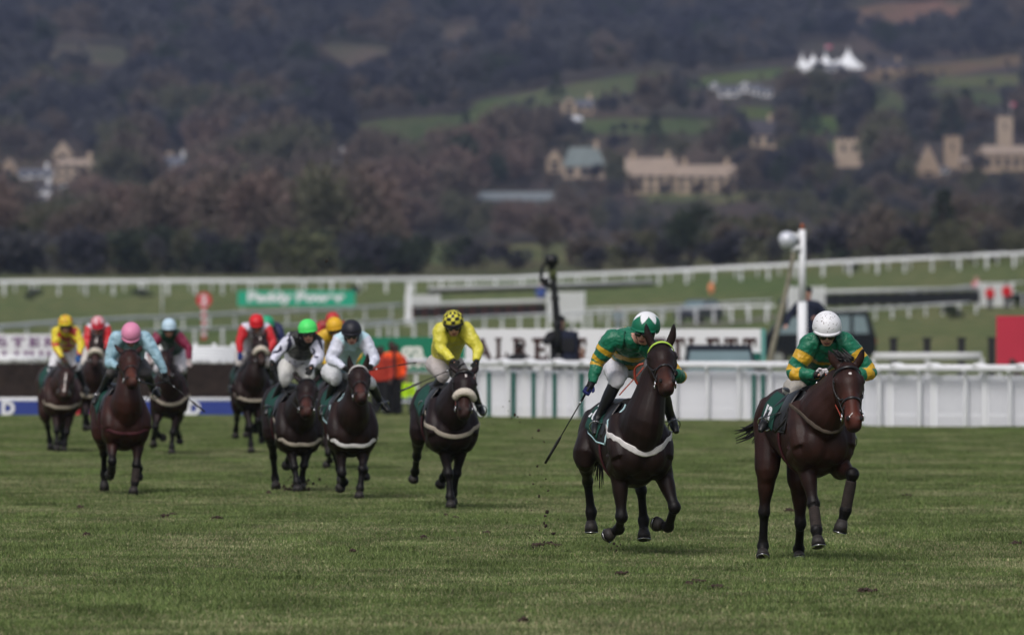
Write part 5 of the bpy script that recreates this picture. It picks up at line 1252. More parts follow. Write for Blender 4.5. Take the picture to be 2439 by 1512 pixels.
FIELD.append(dict(key='second', hsz=1, loop=(((770, 440), (735, 470), (690, 465), (655, 430), (648, 370), (668, 338), (700, 330)), ((700, 350), (660, 400), (600, 465), (560, 510))), crop=CB, Y=79.4, vox=.0118, coat=(0.024, 0.0115, 0.0095), red=(0.085, 0.026, 0.015), muzcol=(0.012, 0.009, 0.009),
    chest=(704, 830), rump=(490, 770), poll=(798, 222), muzzle=(836, 462), ears=((712, 92), (877, 92)), noroll=False,
    fl=((560, 960), (572, 1215), (556, 1285), (496, 1318), (.5, -1, -.5)), fr=((812, 960), (878, 1160), (843, 1272), (778, 1256), (.7, -1, -.6)),
    hl=((360, 850), (376, 1010), (396, 1185), (395, 1290), (-1, -.3, .5)), hr=((640, 930), (686, 1062), (700, 1235), (700, 1330), (1, -.3, .5)),
    girthw=.064, girth='white', girthz=1.10, pad=PIPING, num='10', numbox=(-.40, -.16, 62, 30), browband=mat('yellow_green_browband', (0.42, 0.62, 0.08), .5, .1, 8), grackle=True,
    label='dark brown racehorse in second place with pricked ears and a white breast girth',
    rlabel='jockey in green and gold hoops with a white star on the green cap',
    cap=(712, 112), face=(700, 232), neck=(640, 200), sh=((520, 190), (720, 230)), al=((432, 320), (402, 440), (362, 505), (-.4, .3, 0)), ar=((905, 400), (880, 390), (862, 372), (.6, .6, .3)),
    pelvis=(602, 335), ll=((545, 425), (430, 655), (420, 722)), lr=((800, 470), (862, 650), (885, 712)), pitch=14, yaw=-16, silk=GRN_,
    silkf=stripes(GRN_, GLD, ((.56, .68), (.80, .90))), sleevef=stripes(GRN_, GLD, ((.18, .27), (.36, .45), (.50, .57))), capc=GRN_, capf=star_cap, peakc=GRN_,
    breech=(.70, .69, .74), glove=((.01, .015, .10), BK), cuff=BK, reinm=RLEATH, bothreins=False, reinhand=1, whip=(0, (145, 880), .78), whips=-.2, wlabel='long black whip pointing down to the turf beside the second horse'))
FIELD.append(dict(key='third', crop=CC, Y=98.2, vox=.0150, coat=(0.022, 0.011, 0.011), red=(0.06, 0.022, 0.015), muzcol=(0.012, 0.009, 0.009),
    chest=(402, 880), rump=(268, 770), poll=(476, 490), muzzle=(470, 778), flatears=True, neckL=.62,
    fl=((325, 955), (364, 1185), (374, 1335), (378, 1400), (.7, .2, .3)), fr=((458, 965), (418, 1180), (395, 1310), (388, 1370), (-.4, -.4, -.2)),
    hl=((165, 890), (150, 1060), (138, 1165), (126, 1215), (-1, -1, -.5)), hr=((335, 950), (368, 1075), (330, 1205), (308, 1248), (-1, -1, -.5)),
    girth='cream', girthz=1.04, fleece=True, marks=((.14, .24, .018, .0),),
    label='dark brown racehorse in third place with a sheepskin noseband, rider in yellow',
    rlabel='jockey in plain yellow silks with a yellow and black checked cap, arms straight down',
    cap=(395, 150), face=(402, 258), neck=(395, 205), sh=((312, 215), (482, 215)), al=((310, 335), (390, 415), (420, 455), (.4, .9, .3)), ar=((560, 335), (552, 420), (545, 462), (.5, .5, 0)),
    pelvis=(335, 430), ll=((330, 520), (215, 700), (180, 745)), lr=((510, 590), (575, 735), (592, 772)), pitch=18, silk=(.68, .62, .06), silkf=stripes((.68, .62, .06), BK, ((0, .30),)), capc=(.68, .62, .06), capf=check_cap((.68, .62, .06), BK, 14, 5), peakc=BK,
    breech=(.48, .43, .42), bib=((.30, .012, .02), .10, .04), reinm=RLEATH, whip=(0, (140, 580), .74), whips=.2, wlabel='black whip held out to the side by the jockey in yellow'))
FIELD.append(dict(key='fourth', crop=CD, Y=103.4, vox=.0160, coat=(0.028, 0.0125, 0.010), red=(0.09, 0.028, 0.02),
    chest=(762, 930), rump=(665, 745), poll=(792, 455), muzzle=(815, 668), ears=((725, 345), (862, 332)), neckL=.62,
    fl=((662, 1010), (672, 1225), (690, 1290), (660, 1330), (.5, -1, -.5)), fr=((842, 1010), (822, 1200), (806, 1335), (797, 1400), (.8, .1, .3)),
    hl=((610, 900), (610, 1050), (655, 1190), (668, 1290), (-1, -.6, .5)), hr=((800, 940), (812, 1100), (836, 1200), (842, 1250), (-1, -.8, -.3)),
    girth='white', girthz=0.97, pad=PIPING, browband=WEBW,
    label='bay racehorse with a broad white breast girth between two others, rider in pale blue',
    rlabel='jockey in pale blue with white sleeves and a black cap',
    cap=(742, 172), face=(746, 275), neck=(745, 235), sh=((660, 250), (830, 245)), al=((592, 385), (690, 450), (725, 470), (.5, .9, .3)), ar=((912, 385), (885, 440), (870, 452), (.5, .8, .3)),
    pelvis=(650, 470), ll=((628, 530), (560, 725), (528, 785)), lr=((880, 560), (950, 690), (1005, 755)), pitch=16, silk=(.52, .74, .84), sleeve=(.68, .70, .82), capc=(.014, .014, .022),
    breech=(.66, .66, .68), whip=(1, (1085, 432), .66), whips=.3, wlabel='black whip held out level by the jockey in pale blue'))
FIELD.append(dict(key='fifth', crop=CD, Y=107.4, vox=.0160, coat=(0.024, 0.0125, 0.011), red=(0.11, 0.034, 0.024),
    chest=(372, 925), rump=(240, 755), poll=(418, 545), muzzle=(412, 775), flatears=True, neckL=.60,
    fl=((282, 985), (322, 1185), (340, 1290), (344, 1350), (.8, .2, .3)), fr=((432, 985), (392, 1170), (376, 1275), (372, 1330), (.3, -.3, .1)),
    hl=((150, 910), (168, 1105), (180, 1260), (186, 1325), (-1, -.4, .4)), hr=((270, 940), (300, 1030), (286, 1120), (262, 1165), (-1, -1, -.8)),
    girth='cream', girthz=0.97, fleece=False,
    label='dark racehorse with lowered head and cream girth, rider standing up in a green cap',
    rlabel='jockey in black and white starred silks with a bright green cap',
    cap=(420, 163), face=(428, 255), neck=(400, 235), sh=((312, 235), (482, 262)), al=((205, 330), (158, 405), (165, 470), (.3, .6, 0)), ar=((500, 375), (450, 440), (430, 480), (.5, .8, .3)),
    pelvis=(330, 430), ll=((255, 545), (155, 715), (118, 780)), lr=((430, 520), (470, 690), (480, 740)), pitch=8, silk=BK, silkf=stripes(BK, (.66, .66, .76), ((.74, 1.0),)), sleeve=(.66, .66, .78),
    silkpat=spots((.66, .66, .78), (.02, .02, .05), 13, .22), capc=(.09, .78, .16), breech=(.62, .61, .58), mouth=True))
FIELD.append(dict(key='sixth', crop=CE, Y=106.2, vox=.0160, coat=(0.054, 0.0185, 0.0135), red=(0.13, 0.036, 0.02),
    chest=(742, 860), rump=(636, 780), poll=(757, 330), muzzle=(777, 556), flatears=True, neckL=.62,
    fl=((632, 955), (630, 1140), (625, 1210), (612, 1235), (.9, -1, -1)), fr=((826, 955), (808, 1170), (797, 1290), (784, 1365), (.8, .2, .3)),
    hl=((540, 910), (568, 1085), (572, 1225), (571, 1335), (-1, -.5, .5)), hr=((800, 930), (815, 1080), (825, 1190), (822, 1250), (-1, -1, -.6)),
    boots=('fl', 'fr'), girthw=.04, girth='red', girthz=1.00,
    label='bay racehorse at the left with the rider in light blue and a pink cap',
    rlabel='jockey in light blue with a pink cap, one arm reaching out',
    cap=(768, 196), face=(766, 300), neck=(765, 235), sh=((665, 235), (865, 235)), al=((608, 410), (672, 440), (705, 452), (.4, .8, .5)), ar=((950, 350), (1018, 490), (1032, 545), (.3, .3, 0)),
    pelvis=(765, 420), ll=((630, 480), (540, 640), (500, 700)), lr=((880, 490), (935, 610), (968, 650)), pitch=42, silk=(.33, .52, .62), silkpat=spots((.33, .52, .62), (.25, .42, .52), 16, .22), capc=(.72, .26, .42),
    breech=(.10, .09, .09), mouth=False, whip=(1, (1222, 700), .66), whips=.3, wlabel='black whip pointing down to the right from the jockey in light blue'))
FIELD.append(dict(key='seventh', crop=CE, Y=140.0, vox=.0200, coat=(0.058, 0.026, 0.021), red=(0.08, 0.035, 0.025),
    chest=(268, 685), rump=(200, 570), poll=(300, 450), muzzle=(268, 650), flatears=True, neckL=.55,
    fl=((215, 780), (222, 915), (220, 1000), (222, 1050), (.7, .2, .3)), fr=((318, 780), (295, 930), (280, 1010), (270, 1058), (.5, 0, .3)),
    hl=((135, 770), (155, 880), (170, 985), (176, 1040), (-1, -.5, .4)), hr=((255, 790), (262, 890), (262, 960), (258, 1010), (-1, -1, 0)),
    girth='cream', girthz=1.00, marks=((.35, .97, .026, .0),),
    label='leftmost racehorse, brown with a wide white blaze on its face',
    rlabel='jockey in yellow with red stars, leftmost of the riders',
    cap=(286, 115), face=(288, 200), neck=(287, 180), sh=((228, 185), (350, 185)), al=((212, 290), (258, 375), (285, 400), (.4, .7, .3)), ar=((398, 270), (390, 360), (378, 395), (.4, .6, .3)),
    pelvis=(285, 320), ll=((185, 470), (128, 600), (112, 640)), lr=((368, 440), (430, 600), (440, 650)), pitch=10, silk=(.75, .60, .03), silkpat=spots((.75, .60, .03), (.55, .03, .03), 11, .12), capc=(.75, .62, .03),
    capf=lambda th, ph: (.55, .06, .03) if noise.noise(Vector((th * 3.2, ph * 2.6, 1))) > .16 else (.75, .62, .03), breech=(.70, .70, .74), mouth=False, glove=((.10, .05, .04), (.03, .10, .30))))
FIELD.append(dict(key='eighth', crop=CE, Y=149.0, vox=.0215, coat=(0.042, 0.020, 0.018), red=(0.07, 0.026, 0.02),
    chest=(492, 600), rump=(470, 545), poll=(518, 215), muzzle=(500, 430), ears=((470, 170), (560, 172)), neckL=.66,
    fl=((445, 700), (438, 790), (446, 850), (462, 892), (.7, -.4, -.3)), fr=((560, 700), (560, 800), (548, 850), (540, 890), (.5, -.4, -.3)),
    hl=((430, 700), (425, 780), (430, 850), (434, 890), (-1, -.6, .3)), hr=((530, 700), (535, 800), (532, 860), (530, 900), (-1, -.6, .3)),
    girth='cream', girthz=0.98, fleece=True, marks=((.1, .4, .02, .0),),
    label='racehorse with raised head and sheepskin noseband behind the leftmost horse',
    rlabel='jockey in red and white with a pink and red cap, second rider from the left',
    cap=(524, 124), face=(523, 190), neck=(523, 165), sh=((470, 160), (580, 160)), al=((442, 250), (470, 325), (490, 345), (.4, .7, .3)), ar=((600, 240), (572, 320), (555, 345), (.4, .7, .3)),
    pelvis=(525, 310), ll=((420, 420), (400, 520), (395, 560)), lr=((600, 430), (620, 530), (625, 560)), pitch=30, silk=(.66, .64, .74), sleeve=(.62, .012, .02), capc=(.70, .05, .08),
    capf=lambda th, ph: (.72, .62, .68) if (th < 1.2 and noise.noise(Vector((th * 4, ph * 3, 4))) > .0) else (.66, .015, .04), breech=(.60, .56, .52), mouth=False))
FIELD.append(dict(key='ninth', crop=CE, Y=138.0, vox=.0200, coat=(0.032, 0.014, 0.0125), red=(0.06, 0.022, 0.015),
    chest=(1058, 680), rump=(1030, 570), poll=(1015, 330), muzzle=(1035, 520), flatears=True, neckL=.6,
    fl=((975, 770), (950, 885), (970, 945), (1000, 960), (.8, -1, -.6)), fr=((1115, 770), (1075, 930), (1068, 1030), (1067, 1075), (.6, .1, .3)),
    hl=((960, 770), (940, 880), (935, 970), (934, 1015), (-1, -.8, .3)), hr=((1110, 780), (1105, 880), (1120, 950), (1126, 990), (-1, -1, -.3)),
    girth='cream', girthz=1.04,
    label='dark bay racehorse behind the pink capped rider, rider in dark green and maroon',
    rlabel='jockey in dark green with maroon sleeves and a light blue cap',
    cap=(1048, 143), face=(1048, 222), neck=(1045, 205), sh=((975, 215), (1105, 210)), al=((925, 290), (905, 370), (900, 410), (.4, .5, .2)), ar=((1190, 300), (1198, 390), (1198, 430), (.3, .3, 0)),
    pelvis=(1085, 350), ll=((965, 460), (940, 580), (935, 620)), lr=((1150, 460), (1160, 580), (1165, 620)), pitch=12, silk=(.006, .055, .028), sleeve=(.20, .008, .045), capc=(.50, .66, .78), breech=(.64, .62, .66), mouth=False, glove=((.6, .5, .5), (.6, .5, .5))))
FIELD.append(dict(key='tenth', crop=CG, Y=139.5, vox=.0200, coat=(0.030, 0.015, 0.0125), red=(0.05, 0.022, 0.016),
    chest=(478, 800), rump=(405, 700), poll=(532, 285), muzzle=(548, 520), ears=((470, 210), (590, 210)), neckL=.66,
    fl=((405, 930), (440, 1120), (448, 1280), (450, 1340), (.8, .1, .3)), fr=((545, 940), (510, 1060), (495, 1120), (490, 1140), (1, -1, -.5)),
    hl=((325, 900), (318, 1040), (310, 1140), (304, 1200), (-1, -.6, -.3)), hr=((520, 960), (540, 1080), (545, 1180), (550, 1230), (-1, -.8, -.3)),
    girth='cream', girthz=1.00, fleece=True, marks=((.12, .24, .025, .0),),
    label='dark racehorse with white star and sheepskin noseband, rider in red and white',
    rlabel='jockey with plain red cap, white body and red sleeves beside the green capped rider',
    cap=(500, 142), face=(502, 235), neck=(495, 205), sh=((395, 200), (590, 205)), al=((345, 320), (345, 430), (345, 470), (.3, .3, 0)), ar=((650, 330), (615, 420), (590, 440), (.4, .7, .3)),
    pelvis=(425, 420), ll=((345, 520), (275, 740), (255, 790)), lr=((600, 520), (620, 700), (625, 740)), pitch=26, silk=(.64, .62, .74), sleeve=(.62, .012, .02), capc=(.66, .012, .02), breech=(.58, .54, .52), mouth=False, glove=((.02, .05, .22), BK),
    whip=(1, (380, 780), .66), whips=.5, wlabel='black whip held across the chest of the horse with the white star'))
HID = dict(fleece=False, girth='cream', flatears=True, mouth=False)
def shifted(src, dx, dy, **kw):
    """same anatomy, other place"""
    S = dict(src); mv = lambda p: (p[0] + dx, p[1] + dy)
    for k_ in ('chest', 'rump', 'poll', 'muzzle', 'cap', 'face', 'neck', 'pelvis'): S[k_] = mv(S[k_])
    S['sh'] = tuple(mv(q) for q in S['sh'])
    for k_ in ('fl', 'fr', 'hl', 'hr'): S[k_] = tuple(mv(q) for q in S[k_][:4]) + (S[k_][4],)
    for k_ in ('al', 'ar'): S[k_] = tuple(mv(q) for q in S[k_][:3]) + (S[k_][3],)
    for k_ in ('ll', 'lr'): S[k_] = tuple(mv(q) for q in S[k_][:3])
    if 'ears' in S: S['ears'] = tuple(mv(q) for q in S['ears'])
    S.pop('whip', None); S.pop('marks', None); S.update(kw); return S
CGs = dict(ox=760, oy=1150, k=2.478)
FIELD.append(shifted(FIELD[9], 100, -8, key='eleventh', Y=147.0, fleece=False, coat=(0.03, 0.015, 0.012), cap=(600, 152), face=(612, 235), silk=(.015, .02, .07), sleeve=(.012, .018, .08), capc=(.02, .34, .17), glove=(BK, BK),
    label='racehorse almost hidden behind the horse with the white star', vox=.026, rlabel='jockey in navy with a sea green cap behind the red capped rider', breech=(.05, .05, .08)))
S7 = shifted(FIELD[3], -122, -32, key='twelfth', Y=124.0, pad=None, coat=(0.03, 0.0135, 0.011), silk=(.70, .42, .02), sleeve=(.70, .44, .03), capc=(.75, .42, .02), cap=(618, 140), face=(630, 222), glove=(BK, BK), browband=LEATH,
    label='racehorse running hidden between the green capped and black capped riders', rlabel='jockey in orange yellow silks and cap between the green and black capped riders', vox=.022)
S7.update(fl=((565, 930), (572, 1080), (585, 1130), (560, 1160), (.5, -1, -.5)), fr=((690, 930), (680, 1030), (672, 1080), (668, 1120), (.8, -.4, .3)), hl=((520, 860), (530, 940), (545, 975), (545, 1000), (-1, -1, .5)), hr=((650, 870), (655, 960), (660, 1010), (660, 1040), (-1, -.8, -.3)))
S7['pelvis'] = (570, 370); S7['ll'] = ((520, 420), (480, 560), (470, 600)); S7['lr'] = ((700, 440), (740, 560), (750, 600)); S7['chest'] = (640, 800); S7['rump'] = (560, 640)
FIELD.append(S7)
S8 = shifted(FIELD[9], 0, 0, key='thirteenth', crop=dict(ox=1046, oy=1141, k=2.478), Y=146.0, fleece=False, silk=(.30, .02, .02), sleeve=(.45, .02, .03), capc=(.50, .03, .03), glove=(BK, BK), breech=(.3, .28, .28),
    vox=.026, label='rearmost racehorse hidden behind the orange yellow and black capped riders', rlabel='jockey with a dark red cap, only the cap showing behind the orange yellow cap')
FIELD.append(S8)
import time as _t
for S in FIELD:
    if HORSES and S['key'] not in HORSES and HORSES != 'all': continue
    _a = _t.time(); Hh = build_horse(S); _b = _t.time(); build_rider(S, Hh)
# ------------------------------------------------------------------ people in the background
FAB = lambda n_, c: mat('fabric_' + n_, c, .85, .2, 9, bump=.2)
def bystander(dx, dyt, dyb, Y, label, jacket, trousers, hat=None, skin=SKF, pose='stand', face=0.0, feet=None, arms=None, hatm=None):
    """dyt: top of head; height follows from the distance; pose stand / crouch / aim"""
    top = unproj(dx, dyt, Y); g = on_ground(dx, Y); zf = g.z if feet is None else feet; hgt = top.z - zf; k = hgt / 1.75 if pose != 'crouch' else hgt / 1.25
    k = max(.8, min(1.15, k)); zf = top.z - (1.75 if pose != 'crouch' else 1.25) * k
    if pose == 'waist': zf = zf
    if Y < 300 and zf - g.z > .06 and feet is None and 'navy jacket' not in label:
        q = empty('wooden_box', Vector((top.x, Y, g.z))); tag(q, 'low wooden box under the feet of the ' + label.split(',')[0].replace(' in dark clothes holding up the pole camera', ' with the pole camera'), 'box'); hz_ = zf - g.z
        MB().box((0, 0, hz_ - .02), (.7, .6, .04)).build('lid', MATS['weathered_wood'], q); MB().box((0, 0, (hz_ - .042) / 2), (.62, .52, max(.02, hz_ - .042))).build('side_panel', MATS['weathered_wood'], q)
    o = Vector((top.x, Y, zf)); e = empty('person', o); tag(e, label, 'person'); R_ = Matrix.Rotation(face, 3, 'Z'); L = lambda x, y, z: o + R_ @ Vector((x * k, y * k, z * k))
    if pose == 'crouch': hz, sz, hd_ = .42, .86, 1.13; kn = [(-.16, -.34, .46), (.16, -.34, .46)]; an = [(-.13, -.05, .08), (.13, -.05, .08)]; hip = .34
    else: hz, sz, hd_ = .93, 1.43, 1.63; kn = [(-.10, -.03, .49), (.10, -.03, .49)]; an = [(-.11, .0, .08), (.11, .0, .08)]; hip = .88
    AR = arms or [((-.27, -.02, sz - .29), (-.25, -.14, sz - .53)), ((.27, -.02, sz - .29), (.25, -.14, sz - .53))]
    B = MB(o); B.ball(L(0, 0, hd_), (.075 * k, .092 * k, .115 * k), col=skin); B.ball(L(0, -.09, hd_ - .02), (.014 * k, .02 * k, .02 * k), 8, 6, col=skin)
    B.tube([L(0, .01, hd_ - .05), L(0, .01, sz + .02)], [.055 * k, .06 * k], seg=10, col=None) if False else B.tube([L(0, .01, hd_ - .05), L(0, .01, sz - .05)], [.055 * k, .06 * k], seg=10, cols=skin)
    B.tube([L(0, 0, sz), L(0, .02, (sz + hz) / 2), L(0, 0, hz)], [(.15 * k, .10 * k)] * 3, seg=12, cols=skin)
    for s_, (el, wr) in zip((-1, 1), AR):
        B.tube([L(.1 * s_, 0, sz - .05), L(.19 * s_, 0, sz - .05), L(*el), L(*wr)], [.05 * k, .045 * k, .035 * k, .026 * k], seg=8, cols=skin)
        d_ = (L(*wr) - L(*el)).normalized(); hand(B, L(*wr), L(*wr) + d_ * .09, Vector((0, -.4, 1)) if abs(d_.z) < .7 else Vector((-s_, -.4, 0)), skin)
    for s_, a_, b_ in zip((-1, 1), kn, an): B.tube([L(.09 * s_, 0, hip), L(*a_), L(*b_), L(b_[0], b_[1] - .12, .04)], [.08 * k, .05 * k, .035 * k, .03 * k], seg=8, cols=skin)
    B.fuse('body', SKIN, e, .022, 1)
    J_ = MB(o); J_.tube([L(0, .0, sz + .06), L(0, 0, sz - .06), L(0, .02, (sz + hz) / 2), L(0, 0, hz - .08)], [(.10 * k, .09 * k), (.22 * k, .13 * k), (.215 * k, .15 * k), (.215 * k, .14 * k)], seg=14)
    for s_, (el, wr) in zip((-1, 1), AR): J_.tube([L(.12 * s_, 0, sz - .04), L(.21 * s_, 0, sz - .06), L(*el), L(*wr)], [.085 * k, .085 * k, .068 * k, .05 * k], seg=10)
    J_.fuse('jacket', jacket, e, .024, 3, disp=.012, dscale=9)
    T_ = MB(o); T_.tube([L(0, 0, hz + .06), L(0, 0, hip)], [(.18 * k, .13 * k), (.17 * k, .12 * k)], seg=12)
    for s_, a_, b_ in zip((-1, 1), kn, an): T_.tube([L(.09 * s_, 0, hip), L(*a_), L(*b_)], [.11 * k, .08 * k, .065 * k], seg=10)
    T_.fuse('trousers', trousers, e, .024, 2, disp=.01, dscale=9)
    for s_, b_ in zip((-1, 1), an): MB(o).tube([L(b_[0], b_[1] + .05, .05), L(b_[0], b_[1] - .08, .05), L(b_[0], b_[1] - .17, .03)], [.05 * k, .048 * k, .03 * k], seg=10).build('shoe', BLKCLOTH, e)
    if hat is not None:
        b = MB(o); b.ball(L(0, .01, hd_ + .035), (.088 * k, .105 * k, .095 * k)); b.build('hat', hat, e)
    else:
        b = MB(o); b.ball(L(0, .02, hd_ + .03), (.082 * k, .096 * k, .10 * k)); b.build('hair', FAB('hair', (.02, .012, .008)), e)
    return e, L
NAVY = FAB('navy', (.010, .014, .034)); BLACKF = FAB('black', (.010, .010, .013)); ORNG = FAB('orange', (.88, .085, .012)); REDF = FAB('red', (.55, .012, .018)); HIVIZ = FAB('hiviz', (.52, .85, .02)); GREYF = FAB('grey', (.22, .26, .28)); BLUEF = FAB('blue', (.05, .09, .30))
DARKSK = (.05, .025, .02); SKG = (.35, .19, .15)
bystander(908, 824, 968, 193.5, 'steward in a dull red bib left of the bright orange steward', FAB('dull_red', (.36, .03, .015)), BLACKF, None, skin=DARKSK)
bystander(933, 812, 968, 194.5, 'steward in a bright orange jacket right beside the black capped rider', ORNG, BLACKF, None, skin=DARKSK, face=.4)
bystander(943, 820, 968, 196.5, 'person in a red coat behind the orange stewards', REDF, BLACKF, None, skin=DARKSK, face=-.5)
bystander(899, 826, 968, 197, 'person in dark clothes behind the stewards at the left', BLACKF, BLACKF, None, skin=DARKSK)
bystander(966, 884, 962, 199, 'person crouching in a yellow high visibility vest behind the picket end', HIVIZ, GREYF, None, pose='crouch')
bystander(1236, 816, 884, 192, 'person in black bending behind the picket screen below the letter B', BLACKF, BLACKF, FAB('hatb', (.01, .01, .01)), skin=DARKSK)
e_, L_ = bystander(1336, 752, 884, 190, 'camera operator in dark clothes holding up the pole camera', BLACKF, BLACKF, FAB('cap_black', (.01, .01, .012)), arms=[((-.30, -.12, 1.25), (-.12, -.22, 1.32)), ((.30, -.10, 1.2), (.05, -.24, 1.12))])
bp = empty('backpack', L_(.13, -.18, 1.16)); bp.scale = (1.25, 1.1, 1.35); tag(bp, 'dark blue padded equipment pack worn by the camera operator', 'bag')
b = MB(); b.tube([(0, 0, -.26), (0, 0, -.2), (0, 0, .2), (0, 0, .25)], [(.14, .08), (.19, .11), (.19, .11), (.15, .08)], seg=14); b.build('pack', FAB('pack', (.014, .018, .04)), bp)
MB().box((0, -.115, .02), (.24, .03, .22)).build('pocket', BLACKF, bp); MB().tube([(-.1, 0, .22), (-.05, -.02, .32), (.05, -.02, .32), (.1, 0, .22)], [.012] * 4, seg=6).build('strap', BLACKF, bp)
bystander(1388, 828, 884, 191, 'person in black bending down to the right of the camera operator', BLACKF, BLACKF, FAB('hair_light', (.35, .25, .2)))
bystander(1288, 676, 742, ground(1288, 741).y, 'person in blue standing between the hurdles and the white wing', BLUEF, BLACKF, None)
bystander(1472, 728, 800, ground(1472, 802).y, 'person in pale grey standing behind the white middle rail', GREYF, GREYF, FAB('hat_pale', (.4, .42, .42)))
bystander(2358, 678, 728, 592, 'steward in a red jacket, left one of the pair before the right hand wing', REDF, BLACKF, None, skin=DARKSK)
bystander(2398, 672, 726, 592, 'steward in a red jacket, right one of the pair before the right hand wing', REDF, BLACKF, None, skin=DARKSK)
bystander(2326, 660, 720, ground(2326, 718).y, 'person in pink at the left edge of the right hand wing', FAB('pink', (.6, .22, .25)), NAVY, FAB('hat_pink', (.7, .3, .3)))
bystander(1647, 838, 886, 206, 'person in red standing left of the silver blue car', REDF, BLACKF, None, pose='crouch')
bystander(1868, 700, 760, ground(1868, 762).y, 'person in navy far behind, just left of the white mast', NAVY, BLACKF, None)
_st = [o_ for o_ in bpy.data.objects if o_.get('label', '').startswith('steward in a bright orange')][0]
MB().box((.06, -.19, 1.12), (.07, .03, .62)).build('strap', BLACKF, _st)
# the pole camera
g = Vector(L_(-.06, -.26, 0)); s = FD / g.y
e = empty('pole_camera', g); tag(e, 'black remote camera on a tall black pole with a yellow collar', 'camera')
P_ = lambda dx, dy: Vector(((dx - 1219.5) / s - g.x, 0, H - (dy - 756) / s - g.z)); BLKM = mat('black_metal', (.008, .008, .009), .4, .2, 6)
MB().tube([P_(1332, 840), P_(1326, 760), P_(1321, 700), P_(1317, 655)], [.095, .085, .075, .065], seg=12, sub=2).build('pole', BLKM, e)
MB().tube([P_(1332, 880), P_(1331, 838)], [.09, .08], seg=12, straight=True).build('counterweight', BLKM, e)
for dy in (706, 768): MB().tube([P_(1322 + (dy - 706) * .08, dy), P_(1322 + (dy - 706) * .08, dy + 8)], [.10, .10], seg=12, straight=True).build('clamp', BLKM, e)
MB().tube([P_(1317, 665), P_(1317, 640)], [(.09, .08), (.08, .07)], seg=12, straight=True).build('collar', mat('camo_green', (.06, .075, .02), .7, .3, 14), e)
b = MB(); b.tube([P_(1315, 645), P_(1315, 622)], [.07, .09], seg=14, straight=True); b.ball(P_(1314, 620), (.165, .16, .15)); hd_ = b.build('camera_head', BLKM, e)
MB().tube([P_(1312, 622), P_(1293, 634), P_(1289, 655), P_(1292, 674), P_(1316, 678)], [(.03, .03), (.035, .035), (.04, .04), (.035, .035), (.03, .03)], seg=10).build('cradle_arm', BLKM, e)
MB().box(P_(1299, 668), (.16, .16, .12)).build('control_box', BLKM, e); MB().tube([P_(1303, 624), P_(1299, 626)], [.05, .045], seg=12, hint=Vector((0, 0, 1)), straight=True).build('lens', GOGL, hd_)
lb = MB()
for a_ in (-.5, .1, .6): lb.tube([Vector((0, 0, .95)), Vector((math.sin(a_) * .8, .3 * a_, .02))], [.02, .018], seg=6, straight=True)
for i_, a_ in enumerate((-.5, .1, .6)): MB().tube([Vector((0, 0, .95)), Vector((math.sin(a_) * .8, .3 * a_, .02))], [.02, .018], seg=6, straight=True).build('leg', BLKM, e)

